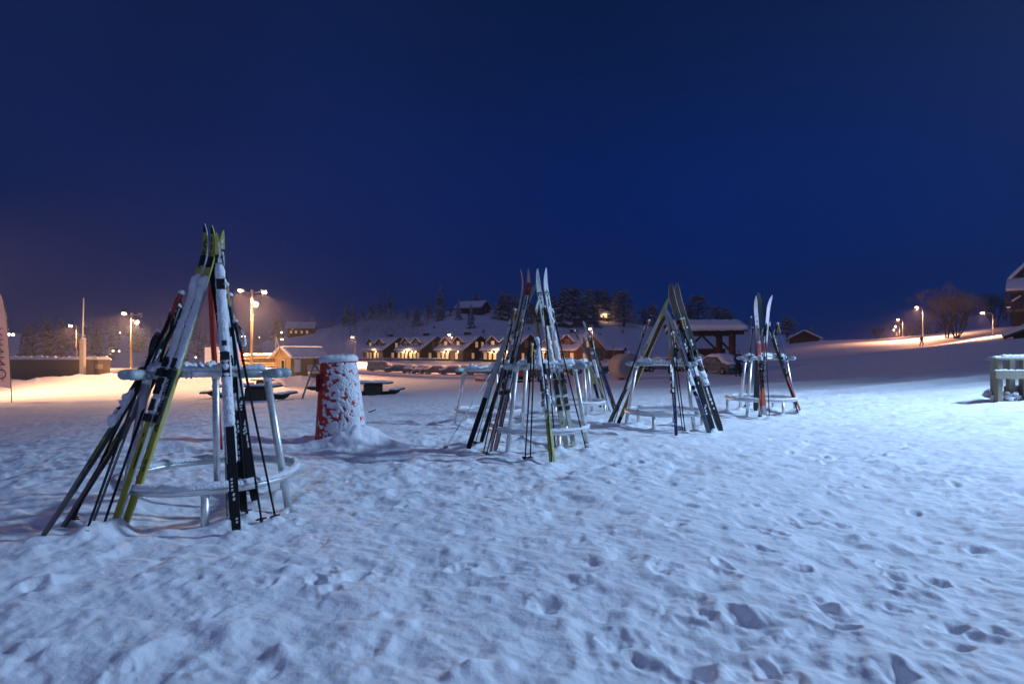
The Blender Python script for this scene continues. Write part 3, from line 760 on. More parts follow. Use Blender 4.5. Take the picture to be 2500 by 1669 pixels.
# ------------------------------------------------------------------ ski poles
def make_pole(spec, idx):
    (b, tp, td, colr, grip, strap, lab) = spec
    B = G(*b) - Vector((0, 0, .03)); T = W(tp[0], tp[1], td)
    root = thing('ski_pole', lab, 'ski pole', B, 0, 'ski poles leaning on the racks')
    v = T - B; ln = v.length; a = v.normalized()
    m = MB(); m.path([Vector(), a * (ln * .1), a * (ln - .10)], [.0055, .0075, .0092], 8)
    m.build('shaft', ski_mat(colr), root, True)
    gm = {'r': REDP, 'b': BLACK, 'c': CORK, 'y': mat('yellow_grip', (.42, .30, .05), .6, frost=.2)}[grip]
    g0 = ln - .17
    m = MB(); m.path([a * g0, a * (g0 + .02), a * (g0 + .10), a * (ln - .02), a * ln], [.010, .0145, .0135, .017, .013], 10)
    gr = m.build('grip', gm, root, True)
    m = MB(); m.blob(a * (ln + .006), (.020, .020, .016), seed=idx, amp=.35); m.build('snow', SNOW_ICE, root, True)
    side = Vector((0, -1, 0)).cross(a).normalized(); front = a.cross(side).normalized()
    if strap:
        r_ = random.Random(idx); sgn = -1 if (tp[0] < b[0] and r_.random() < .7) else 1
        drop = .18 if strap == 1 else .23; wid = .075 if strap == 1 else .095
        p0 = a * (ln - .02); pts = []
        for q in np.linspace(0, 1, 14):
            ang = 2 * math.pi * q
            pts.append(p0 + side * sgn * wid * math.sin(math.pi * q) * (1 if q < .5 else .75) * .9 + Vector((0, 0, -drop * (1 - math.cos(ang)) / 2)) - front * .02 * math.sin(ang))
        m = MB()
        vs = []; fs = []
        for i, p in enumerate(pts):
            ww = .011
            d = (pts[min(i + 1, 13)] - pts[max(i - 1, 0)]).normalized(); bn = d.cross(Vector((0, 1, .2))).normalized(); wd = d.cross(bn).normalized()
            for s1, s2 in ((-1, -1), (1, -1), (1, 1), (-1, 1)): vs.append(p + wd * ww * s1 + bn * .0025 * s2)
        for i in range(13):
            for k in range(4):
                k2 = (k + 1) % 4; fs.append((i * 4 + k, i * 4 + k2, i * 4 + 4 + k2, i * 4 + 4 + k))
        m.add(vs, fs); st = m.build('strap', REDP if grip == 'r' else STRAPM, root)
        m = MB(); m.ridge(pts[2:9], .012, .012, amp=.6, seed=idx); m.build('snow', SNOW_ICE, st, True)
        if strap == 2:
            m = MB(); c = p0 + side * sgn * .03 + Vector((0, 0, -.11)); m.path([c + Vector((0, 0, .06)), c, c + side * sgn * .01 + Vector((0, 0, -.09))], [.018, .030, .016], 8)
            m.build('hand_loop', STRAPM, root, True)
    # basket
    m = MB(); c = a * .075; N = 12
    ring = [c + (side * math.cos(2 * math.pi * i / N) + front * math.sin(2 * math.pi * i / N)) * .030 for i in range(N)]
    m.path(ring, .006, 6, closed=True); m.tube(c - a * .02, c + a * .015, .013, .009, n=8)
    for i in range(0, N, 4): m.tube(c, ring[i], .004, n=5)
    m.build('basket', BLACK, root)
    return root
for i, s in enumerate(POLES): make_pole(s, i)

# ------------------------------------------------------------------ red tapered safety pad, plastered with snow on its weather side
def red_pad_material():
    m = bpy.data.materials.new('red_pad_with_blown_snow'); m.use_nodes = True; nt = m.node_tree; b = nt.nodes['Principled BSDF']
    b.inputs['Base Color'].default_value = (.46, .035, .022, 1); b.inputs['Roughness'].default_value = .36
    return m
def make_pad():
    root = thing('safety_pad', 'red tapered safety pad crusted with blown snow, standing behind the nearest rack', 'safety pad', CONE)
    H = 1.06; nu, nv = 72, 44
    def prof(u, z):       # rounded oblong cross section, leaning and narrowing upwards
        a = 2 * math.pi * u; t = z / H
        rx = .335 * (1 - t) + .232 * t; ry = .26 * (1 - t) + .18 * t
        ca, sa = math.cos(a), math.sin(a); k = 2.6
        x = rx * math.copysign(abs(ca) ** (2 / k), ca); y = ry * math.copysign(abs(sa) ** (2 / k), sa)
        return Vector((x - .035 * t, y, z))
    m = MB(); vs = []; fs = []
    for j in range(nv + 1):
        for i in range(nu): vs.append(prof(i / nu, -.1 + (H + .1) * j / nv))
    for j in range(nv):
        for i in range(nu):
            i2 = (i + 1) % nu; fs.append((j * nu + i, j * nu + i2, (j + 1) * nu + i2, (j + 1) * nu + i))
    fs.append(tuple(nv * nu + i for i in range(nu)))
    m.add(vs, fs); m.build('pad_body', red_pad_material(), root, True)
    # blown snow: geometry with holes where the red shows through
    nu2, nv2 = 260, 190; vs = []; fs = []; keep = {}
    us = np.linspace(0, 1, nu2, endpoint=False); zs = np.linspace(-.04, H - .012, nv2)
    U, Zz = np.meshgrid(us, zs); A_ = 2 * np.pi * U
    dirn = np.cos(A_ - R(-40))           # snow came from the front right
    n1 = fbm(U * 42 + Zz * 12 + 3, Zz * 20 - U * 11, 3, 4); n2 = fbm(U * 80, Zz * 34, 8, 3)
    cover = (dirn - .62) * 1.45 + n1 * 1.7 + n2 * .5 + .10 + .9 * np.exp(-((Zz + .02) / .06) ** 2) + .25 * smooth(.35, 0, Zz) * smooth(-.2, .6, dirn)
    ok = cover > 0
    th = .002 + .007 * np.clip(cover, 0, .8) + .004 * np.clip(n2, -.2, 1) + .05 * np.clip(1 - Zz / .30, 0, 1) ** 2 * np.clip(dirn, 0, 1)
    vid = -np.ones((nv2, nu2), int)
    def vert(j, i):
        if vid[j, i] < 0:
            p = prof(us[i], zs[j]); q = prof(us[i] + .004, zs[j]); s = prof(us[i] - .004, zs[j])
            tg = (q - s).normalized(); n = Vector((tg.y, -tg.x, .12)).normalized()
            vs.append(p + n * (max(.0, float(th[j, i])) if ok[j, i] else -.003)); vid[j, i] = len(vs) - 1
        return int(vid[j, i])
    for j in range(nv2 - 1):
        for i in range(nu2):
            i2 = (i + 1) % nu2
            if ok[j, i] or ok[j, i2] or ok[j + 1, i] or ok[j + 1, i2]:
                fs.append((vert(j, i), vert(j, i2), vert(j + 1, i2), vert(j + 1, i)))
    m = MB(); m.add(vs, fs); m.build('snow_crust', SNOW_ICE, root, True)
    m = MB(); vs = []; fs = []; N = 64; r_ = random.Random(4)
    prf = [(1.02, .0), (1.07, .018), (1.08, .045), (1.02, .070), (.80, .085), (.4, .09), (0.01, .09)]
    for (k, dz) in prf:
        for i in range(N):
            p = prof(i / N, H - .006); cx = -.035
            vs.append(Vector((cx + (p.x - cx) * k, p.y * k, p.z + dz * (1 + .35 * (r_.random() - .5)) + .05 * (p.x - cx))))
    for j in range(len(prf) - 1):
        for i in range(N):
            i2 = (i + 1) % N; fs.append((j * N + i, j * N + i2, (j + 1) * N + i2, (j + 1) * N + i))
    m.add(vs, fs); m.build('snow_cap', SNOW_ICE, root, True)
    # flap with strap hanging on the left edge
    m = MB(); m.box((-.235, -.16, .80), (.10, .02, .20), rz=-.5); m.box((-.262, -.12, .77), (.02, .16, .20)); m.build('strap_flap', mat('dark_red_fabric', (.20, .015, .02), .7), root)
    return root
make_pad()
# thin black stick poking out of the snow beyond the pad
p = G(898, 1008); root = thing('marker_stick', 'short black stick poking slantwise out of the snow beside the red pad', 'stick', p)
m = MB(); m.tube((-.10, 0, -.03), (.17, .0, .075), .012, n=8); m.build('stick', BLACK, root, True)

# ------------------------------------------------------------------ wooden terrace railing at the right edge
def make_railing():
    d = 10.5; s = d / F; z0 = g1((2440 - CX) * s, d)
    def X(px): return (px - CX) * s
    def Z(py): return CH - (py - HY) * s
    ox = X(2440); root = thing('wooden_railing', 'weathered wooden terrace railing with snow on its planks at the right edge', 'railing', (ox, d, z0))
    def lx(px): return X(px) - ox
    def lz(py): return Z(py) - z0
    zt = lz(878); zb = -.12
    for (px, y, w) in [(2437, 0, .098), (2428, .32, .098), (2467, .36, .11), (2498, .34, .10), (2560, 0, .098), (2540, .4, .1), (2620, 0, .098)]:
        m = MB(); m.bbox(((px - CX) * (d + y) / F - ox, y, (zt + zb) / 2), (w, .098, zt - zb), .006); m.build('post', WOOD_G, root)
    m = MB(); m.bbox((lx(2531), .03, zt + .016), (lx(2640) - lx(2421), .24, .032), .006); top = m.build('top_plank', WOOD_G, root)
    m = MB(); x0, x1 = lx(2421), lx(2640)
    m.sheet((x0, -.08, zt + .032), (x1, -.08, zt + .032), (x1, .14, zt + .032), (x0 + .05, .14, zt + .032), .035, 34, 5, .5, 3); m.build('snow', SNOW_ICE, top, True)
    m = MB(); x0 = lx(2441); m.sheet((x0, -.07, zt + .062), (lx(2640), -.07, zt + .062), (lx(2640), .12, zt + .062), (x0 + .05, .12, zt + .062), .028, 30, 4, .5, 8); m.build('snow', SNOW_ICE, top, True)
    zm = lz(914); m = MB(); m.bbox((lx(2530), -.075, zm), (lx(2640) - lx(2420), .048, .148), .006); rl = m.build('mid_rail', WOOD_G, root)
    m = MB(); m.ridge([Vector((x, -.075, zm + .072)) for x in np.linspace(lx(2419), lx(2640), 60)], .026, .022, amp=.6, seed=2); m.build('snow', SNOW_ICE, rl, True)
    zl = lz(954); m = MB(); m.bbox((lx(2600), .42, zl), (lx(2700) - lx(2500), .045, .13), .006); r2 = m.build('low_rail', WOOD_G, root)
    m = MB(); m.ridge([Vector((x, .42, zl + .062)) for x in np.linspace(lx(2500), lx(2700), 50)], .026, .024, amp=.6, seed=3); m.build('snow', SNOW_ICE, r2, True)
    m = MB(); r_ = random.Random(2)
    for k in range(16): m.blob((lx(2462 + r_.uniform(-14, 60)), r_.uniform(.0, .5), lz(980) + r_.uniform(-.02, .16)), (.07, .07, .06), seed=k, amp=.4)
    m.build('snow', SNOW_ICE, root, True)
    m = MB(); m.box((lx(2467), .305, lz(894)), (.028, .01, .028)); m.build('knot', mat('wood_knot', (.03, .02, .015), .8), root)
make_railing()

# ------------------------------------------------------------------ street lamps
LAMP_COL = (1.0, 0.43, 0.20)
def double_lamp(px, d, top_py, base_py, heads, flood, label, power, group='street lamps on tall wooden poles'):
    s = d / F; base = onground(px, d); z1 = CH - (top_py - HY) * s
    root = thing('street_lamp', label, 'street lamp', base, 0, group)
    h = z1 - base.z
    m = MB(); m.path([(0, 0, -.3), (.03, 0, h * .5), (.08, 0, h)], [.15, .13, .105], 10); m.build('pole', WOOD_POLE, root, True)
    m = MB(); m.tube((.08, 0, h), (.08, 0, h + .12), .14, n=10); m.blob((.08, 0, h + .16), (.16, .16, .10), seed=2); m.build('pole_cap', STEEL, root, True)
    for sx, hx, hz, lit in heads:
        ex = (hx - px) * s; ez = CH - (hz - HY) * s - base.z
        m = MB(); m.path([(.08, 0, h - .15), (ex * .45, 0, h - .02), (ex * .82, 0, ez + .10)], .045, 8); arm = m.build('arm', STEEL, root, True)
        m = MB(); m.path([(ex * .68, 0, ez + .10), (ex * .85, 0, ez + .12), (ex * 1.05, 0, ez + .08), (ex * 1.14, 0, ez + .02)], [.07, .15, .15, .05], 10)
        m.build('lamp_head', STEEL, root, True)
        m = MB(); m.sheet((ex * .72, -.13, ez + .20), (ex * 1.12, -.13, ez + .17), (ex * 1.12, .13, ez + .17), (ex * .72, .13, ez + .20), .10, 6, 3, .4, 4); m.build('snow', SNOW, root, True)
        m = MB(); m.blob((ex, 0, ez), (.27, .19, .17), seed=1, amp=0); m.build('lens', LENS if lit else PANE_DARK, root, True)
        if lit:
            q = base + Vector((ex, 0, ez - .16))
            spot('lamp_beam', q, q + Vector((0, -.35, -1)), power * 3.6, LAMP_COL, 142, .45, .15)
    if flood:
        fx, fz, lit = flood; ex = (fx - px) * s; ez = CH - (fz - HY) * s - base.z
        m = MB(); m.tube((.08, 0, ez + .2), (ex, -.1, ez + .15), .05, n=6); m.build('bracket', STEEL, root)
        m = MB(); m.path([(ex - .12, .05, ez + .12), (ex, -.08, ez), (ex + .12, -.2, ez - .12)], [.14, .30, .34], 12); m.build('floodlight', STEEL, root, True)
        m = MB(); m.blob((ex + .13, -.21, ez - .12), (.30, .14, .30), seed=3, amp=0); m.build('lens', LENS_W if lit else PANE_DARK, root, True)
        if lit: 
            q = base + Vector((ex + .25, -.45, ez - .3)); spot('floodlight_cone', q, q + Vector((.3, -.9, -.8)), power * 2.2, (1, .66, .36), 110, .8, .2)
    return root
double_lamp(614, 62, 713, 896, [(-1, 587, 709, True), (1, 645, 713, True)], (623, 741, True), 'tall wooden pole with two lit sodium lamps and a floodlight, left of the kiosk', 8000)
double_lamp(320, 70, 768, 915, [(-1, 303, 765, True), (1, 345, 770, False)], (334, 784, True), 'wooden lamp pole with its left lamp lit, behind the fence end', 8500)
double_lamp(187, 92, 796, 880, [(-1, 172, 795, True), (1, 210, 799, False)], None, 'wooden lamp pole rising behind the plank fence, left lamp lit', 7000)
# crossbar on the second pole
p = onground(320, 69.6); root = thing('snow_gauge_bar', 'slanting snow-topped crossbar on the lamp pole behind the fence end', 'crossbar', p)
m = MB(); s_ = 69.6 / F; m.tube(((297 - 320) * s_, 0, CH - (903 - HY) * s_ - p.z), ((328 - 320) * s_, 0, CH - (910 - HY) * s_ - p.z), .12, n=8); m.build('bar', WOOD_POLE, root)

def arm_lamp(px, d, head, label, power, base_py=None, group='single street lamps', arched=False, lit=True, rad=.06):
    s = d / F; base = onground(px, d) if base_py is None else W(px, base_py, d)
    root = thing('street_lamp', label, 'street lamp', base, 0, group)
    hz = CH - (head[1] - HY) * s - base.z; hx = (head[0] - px) * s
    m = MB()
    if arched: pts = [(0, 0, -.3), (0, 0, hz * .88)] + [(hx * .82 * (1 - math.cos(a)) / 1.0 * .5 * 1.0, 0, hz * .88 + (hz * .13) * math.sin(a)) for a in np.linspace(.3, math.pi * .92, 9)]
    else: pts = [(0, 0, -.3), (0, 0, hz + .25), (hx * .5, 0, hz + .45), (hx * .9, 0, hz + .25)]
    m.path(pts, [rad * 1.5, rad * 1.2] + [rad * .8] * (len(pts) - 2), 8); m.build('pole', STEEL, root, True)
    m = MB(); m.path([(hx * .65, 0, hz + .22), (hx * .95, 0, hz + .18), (hx * 1.25, 0, hz + .08)], [.06, .17, .07], 10); m.build('lamp_head', STEEL, root, True)
    m = MB(); m.blob((hx, 0, hz), (.26, .16, .11), seed=1, amp=0); m.build('lens', LENS, root, True)
    q = base + Vector((hx, 0, hz - .14)); spot('lamp_beam', q, q + Vector((-.15, -.12, -1)), power * (4.6 if arched else 4), LAMP_COL, 166, 1.0, .15)
    return root
arm_lamp(694, 128, (688, 828), 'small street lamp on the slope behind the kiosk roof', 1100)
arm_lamp(867, 118, (860, 823), 'street lamp at the left end of the row houses', 6000)
arm_lamp(1104, 112, (1097, 817), 'street lamp before the third row house', 6000)
arm_lamp(1447, 104, (1440, 803), 'street lamp before the red end house', 6000)
arm_lamp(2253, 104, (2238, 750), 'tallest arched street lamp by the lit bank, beside the walker', 7000, None, 'arched street lamps along the hill road', True)
arm_lamp(2204, 132, (2192, 780), 'arched street lamp second along the hill road', 6000, None, 'arched street lamps along the hill road', True)
arm_lamp(2196, 165, (2186, 797), 'third arched street lamp along the hill road, smaller', 5000, None, 'arched street lamps along the hill road', True)
arm_lamp(2190, 205, (2182, 805), 'smallest and farthest arched street lamp on the hill road', 4500, None, 'arched street lamps along the hill road', True)
arm_lamp(2424, 80, (2398, 764), 'arched street lamp right of the bare frosted tree', 2600, None, 'arched street lamps along the hill road', True)

# ------------------------------------------------------------------ houses
def window(root, face, L_, D_, u, z, w, h, pane, nx=2, nz=2, fm=TRIM, off=0.0):
    m = MB(); t = .09; dp = .10
    def B(cu, cz_, su, sz, y, th):
        if face == 'f': return ((cu, -D_ / 2 - y - off, cz_), (su, th, sz))
        if face == 'b': return ((cu, D_ / 2 + y + off, cz_), (su, th, sz))
        if face == 'r': return ((L_ / 2 + y + off, cu, cz_), (th, su, sz))
        return ((-L_ / 2 - y - off, cu, cz_), (th, su, sz))
    for (cu, c2, su, sz) in [(u, z + h / 2, w + t, t), (u, z - h / 2, w + t, t), (u - w / 2, z, t, h - t), (u + w / 2, z, t, h - t)]:
        m.box(*B(cu, c2, su, sz, .04, dp))
    for k in range(1, nx): m.box(*B(u - w / 2 + w * k / nx, z, t * .6, h - t, .04, dp * .7))
    for k in range(1, nz): m.box(*B(u, z - h / 2 + h * k / nz, w - t, t * .6, .042, dp * .6))
    fr = m.build('window', fm, root)
    m = MB(); m.box(*B(u, z, w - .02, h - .02, .012, .03)); m.build('pane', pane, fr)
    return fr
def roof_pair(root, L_, D_, wh, rh, oh, th, snow, rmat, seed=0, nu=18, nv=7, edge=TRIM):
    sl = rh / (D_ / 2)
    for sgn in (-1, 1):
        y0, z0 = 0.0, wh + rh; y1 = sgn * (D_ / 2 + oh); z1 = wh - oh * sl
        xs = L_ / 2 + oh * .8
        m = MB(); up = Vector((0, sgn * sl, 1)).normalized()
        a, b, c, d = Vector((-xs, y1, z1)), Vector((xs, y1, z1)), Vector((xs, y0, z0)), Vector((-xs, y0, z0))
        vs = [a, b, c, d] + [v + up * th for v in (a, b, c, d)]
        m.add(vs, [(0, 3, 2, 1), (4, 5, 6, 7), (0, 1, 5, 4), (1, 2, 6, 5), (2, 3, 7, 6), (3, 0, 4, 7)])
        r = m.build('roof', rmat, root)
        if snow:
            m = MB(); o = up * (th + .004); q = Vector((0, sgn * .10, -.10 * sl))
            m.sheet(a + o + q, b + o + q, c + o, d + o, snow, nu, nv, .10, seed + sgn, up=up, edge=.85, droop=.10); m.build('roof_snow', SNOW_FAR, r, True)
def gable_house(root, L_, D_, wh, rh, oh=.5, wall=WOOD_D, rmat=WOOD_D, snow=.30, seed=0, base=-1.0, th=.12, nu=18):
    m = MB(); hd = D_ / 2
    m.prism([(-hd, base), (hd, base), (hd, wh), (0, wh + rh), (-hd, wh)], 'x', -L_ / 2, L_ / 2); m.build('wall', wall, root)
    roof_pair(root, L_, D_, wh, rh, oh, th, snow, rmat, seed, nu)

def row_house(px_left, d, label, seed, lit, last=False):
    s = d / F; phi = -R(42); L_, D_ = 9.4, 10.0; wh, rh = 2.6, 3.1
    ze = CH - (855.0 - HY) * s
    # the left front eave corner of the house stands at px_left
    corner = Matrix.Rotation(phi, 3, 'Z') @ Vector((-L_ / 2 - .4, -D_ / 2 - .5, 0))
    c = Vector(((px_left - CX) * s - corner.x, d + 4, ze - wh + .25))
    root = thing('row_house', label, 'house', c, phi, 'row of dark timber houses')
    wm = WOOD_RED if last else WOOD_D
    gable_house(root, L_, D_, wh, rh, .55, wm, wm, .34, seed)
    r_ = random.Random(seed)
    for x in (-2.3, 2.0):
        m = MB(); hw = 1.45; yf = -4.25; m.prism([(-hw + x, 2.7), (hw + x, 2.7), (hw + x, 4.25), (x, 5.35), (-hw + x, 4.25)][::-1], 'y', yf, -.8); dm = m.build('dormer', wm, root)
        for sg in (-1, 1):
            sl = 1.1 / hw; a = Vector((x, yf - .35, 5.42)); b = Vector((x, -.7, 5.42)); e0 = Vector((x + sg * (hw + .4), yf - .35, 5.42 - sl * (hw + .4))); e1 = Vector((x + sg * (hw + .4), -1.6, 5.42 - sl * (hw + .4)))
            up = Vector((sg * sl, 0, 1)).normalized()
            m = MB(); vs = [a, b, e1, e0]; vs += [v + up * .1 for v in vs]
            m.add(vs, [(0, 1, 2, 3), (7, 6, 5, 4), (0, 4, 5, 1), (1, 5, 6, 2), (2, 6, 7, 3), (3, 7, 4, 0)]); m.build('dormer_roof', wm, dm)
            m = MB(); m.sheet(a + up * .11, b + up * .11, e1 + up * .11, e0 + up * .11, .24, 5, 4, .25, seed + 3, up=up, edge=.9); m.build('snow', SNOW, dm)
        window(root, 'f', L_, 8.5, x, 3.85, .95, 1.2, PANE_LIT if r_.random() < .7 else PANE_DARK, 2, 2)
    us = [-3.9, -2.4, -1.0, .9, 2.3, 3.7]
    for k, u in enumerate(us):
        hot = k in lit
        window(root, 'f', L_, D_, u, 1.1, .85 if k % 3 else 1.0, 1.5, PANE_HOT if hot else (PANE_LIT if r_.random() < .55 else PANE_DARK), 2, 3)
    for u, z, pn in [(-2.2, 1.1, PANE_LIT), (1.0, 1.1, PANE_DARK), (-1.0, 3.7, PANE_LIT if seed % 2 else PANE_DARK), (.9, 3.7, PANE_LIT if seed % 3 == 0 else PANE_DARK)]:
        window(root, 'r', L_, D_, u, z, .8, 1.3, pn, 2, 2)
    m = MB(); m.box((.3, .3, wh + rh + .45), (1.5, .9, 1.3)); ch = m.build('chimney', mat('dark_brick', (.06, .045, .04), .9, var=.2), root)
    m = MB(); m.sheet((-.5, -.2, wh + rh + 1.1), (1.1, -.2, wh + rh + 1.1), (1.1, .8, wh + rh + 1.1), (-.5, .8, wh + rh + 1.1), .2, 3, 3); m.build('snow', SNOW, ch)
    m = MB(); m.box((-3.1, -D_ / 2 - .55, 1.9), (1.6, 1.0, .08)); ph = m.build('porch_roof', TRIM, root)
    m = MB(); m.sheet((-3.9, -D_ / 2 - 1.05, 1.95), (-2.3, -D_ / 2 - 1.05, 1.95), (-2.3, -D_ / 2 - .05, 1.95), (-3.9, -D_ / 2 - .05, 1.95), .2, 5, 3); m.build('snow', SNOW, ph)
    for k in lit:
        u = us[k] + .55; m = MB(); m.blob((u, -D_ / 2 - .18, 2.0), (.12, .12, .13), seed=1, amp=0, nu=10); m.build('porch_lamp', BULB, root, True)
    if lit:
        M = Matrix.Rotation(phi, 3, 'Z'); u = sum(us[k] for k in lit) / len(lit) + .5
        q = c + M @ Vector((u, -D_ / 2 - 1.5, 2.2)); point('porch_light', q, 60 + 45 * len(lit), (1, .58, .28), .1)
    return root
row_house(872, 150, 'leftmost dark row house with unlit porch below its two dormers', 1, [3])
row_house(957, 141, 'second row house from the left with a string of bright porch lamps', 2, [1, 2, 3, 4])
row_house(1055, 132, 'third row house with bright porch lamps behind the tall street lamp', 3, [1, 2, 4])
row_house(1170, 124, 'fourth row house, partly hidden by the middle ski rack', 4, [1, 2, 4])
row_house(1312, 117, 'red-brown end house of the row with a broad porch roof', 5, [0], True)
# side porch of the end house
def simple_house(name, label, loc, rz, L_, D_, wh, rh, wall, wins, seed, snow=.35, oh=.6, chim=None, group=None, base=-1.5):
    root = thing(name, label, 'house', loc, rz, group); gable_house(root, L_, D_, wh, rh, oh, wall, wall, snow, seed, base)
    for (f, u, z, w, h, pn) in wins: window(root, f, L_, D_, u, z, w, h, pn, 2, 2)
    if chim: 
        m = MB(); m.box((chim, .4, wh + rh + .3), (.8, .7, 1.1)); m.build('chimney', mat('dark_brick', (.06, .045, .04), .9, var=.2), root)
    return root
p = W(1486, 878, 128); simple_house('carport', 'low open carport with snowy roof joined right of the red end house', p, -R(20), 6.5, 4.5, 2.2, .5, WOOD_RED, [('f', -1, 1.2, 1, 1.1, PANE_DARK)], 9, .3)
p = hill_at(737, 816); p.z -= .5; simple_house('chalet', 'dark red chalet with lit windows alone on the left of the hill', p, R(14), 11, 8, 3.4, 2.4, WOOD_RED,
   [('f', -4, 1.4, .9, 1.2, PANE_LIT), ('f', -2, 1.4, .9, 1.2, PANE_LIT), ('f', .4, 1.4, .9, 1.2, PANE_LIT), ('f', 2.6, 1.4, .9, 1.2, PANE_LIT), ('f', -3.4, 2.9, .7, .6, PANE_HOT)], 11, .4, .8, 1.2)
q = p + Vector((-7.4, -4.2, 1.2)); root = thing('chalet_lamp', 'bright lamp at the left corner of the chalet on the hill', 'lamp', q); m = MB(); m.blob((0, 0, 0), (.28, .28, .28), amp=0); m.build('bulb', BULB, root)
p = hill_at(1155, 763); p.z -= .3; simple_house('hill_cabin', 'unlit log cabin with long snowy roof on top of the hill', p, -R(26), 13, 8, 2.6, 2.6, WOOD_D, [('r', 0, 1.4, 1, 1, PANE_DARK)], 12, .5, .9)
p = hill_at(1455, 779); p.z -= .2; simple_house('lit_cabin', 'low cabin among the hill pines with warm lit windows', p, R(4), 11, 6, 2.2, 1.6, WOOD_D,
   [('f', -4.5, 1.3, 1, 1, PANE_LIT), ('f', -1.2, 1.3, 1.5, 1.1, PANE_HOT), ('f', 1.8, 1.4, 1, 1, PANE_HOT), ('f', 3.8, 1.3, 1.3, 1.3, PANE_HOT)], 13, .4)
point('cabin_light', p + Vector((3.5, -4.2, 2.0)), 420, (1, .55, .25), .15)
p = onground(1962, 140); p.z = 4.35; simple_house('barn', 'low brown barn with snowy roof peeking over the slope right of the racks', p, R(66), 6, 6.2, .4, 1.7, WOOD_RED, [], 14, .3, .5, None, None, -4)
p = hill_at(1642, 803); simple_house('hut_on_slope', 'small red hut on the slope left of the shelter roof', p, -R(30), 6, 5, 2, 1.6, WOOD_RED, [('f', -1, 1.2, .7, .8, PANE_LIT)], 15, .35)
p = hill_at(1717, 796); simple_house('hut_on_slope', 'snow-buried hut peeking above the shelter roof', p, R(70), 6, 7, 1, 1.6, WOOD_D, [], 16, .5)

# open shelter
def make_shelter():
    d = 52; s = d / F; px0, px1 = 1652, 1826
    x0, x1 = (px0 - CX) * s, (px1 - CX) * s; Lr = x1 - x0; z0 = g1((x0 + x1) / 2, d)
    zE = CH - (815 - HY) * s - z0; zR = CH - (793 - HY) * s - z0
    root = thing('shelter', 'open timber shelter with deep snow on its roof, behind the third rack', 'shelter', ((x0 + x1) / 2, d + 2.2, z0), -R(6))
    hd = 2.6
    roof_pair(root, Lr - 1, 2 * hd, zE + .3, zR - zE - .2, .45, .16, .42, WOOD_D, 5, 26, 8)
    for xx in (-Lr / 2 + 1.0, Lr / 2 - 1.3):
        for yy in (-hd + .3, hd - .3):
            m = MB(); m.path([(xx, yy, -.3), (xx, yy, zE + .2)], .19 if xx < 0 else .30, 10); m.build('post', WOOD_RED if xx > 0 else WOOD_D, root, True)
        for yy in (-hd + .3, hd - .3):
            m = MB(); sg = -1 if xx > 0 else 1; m.tube((xx, yy, zE - 1.7), (xx + sg * 1.7, yy, zE + .05), .11, n=6); m.build('brace', WOOD_D, root)
    for yy in (-hd + .3, hd - .3):
        m = MB(); m.box((0, yy, zE + .15), (Lr - .6, .28, .42)); m.build('beam', WOOD_D, root)
    for xx in (-Lr / 2 + .6, 0, Lr / 2 - .6):
        m = MB(); m.prism([(-hd + .3, zE + .36), (hd - .3, zE + .36), (0, zR - .1)], 'x', xx - .1, xx + .1); m.build('truss', WOOD_D, root)
    m = MB(); m.box((Lr / 2 - 2.0, hd - .2, 1.0), (2.6, .12, 2.0)); m.build('back_panel', WOOD_RED, root)
make_shelter()

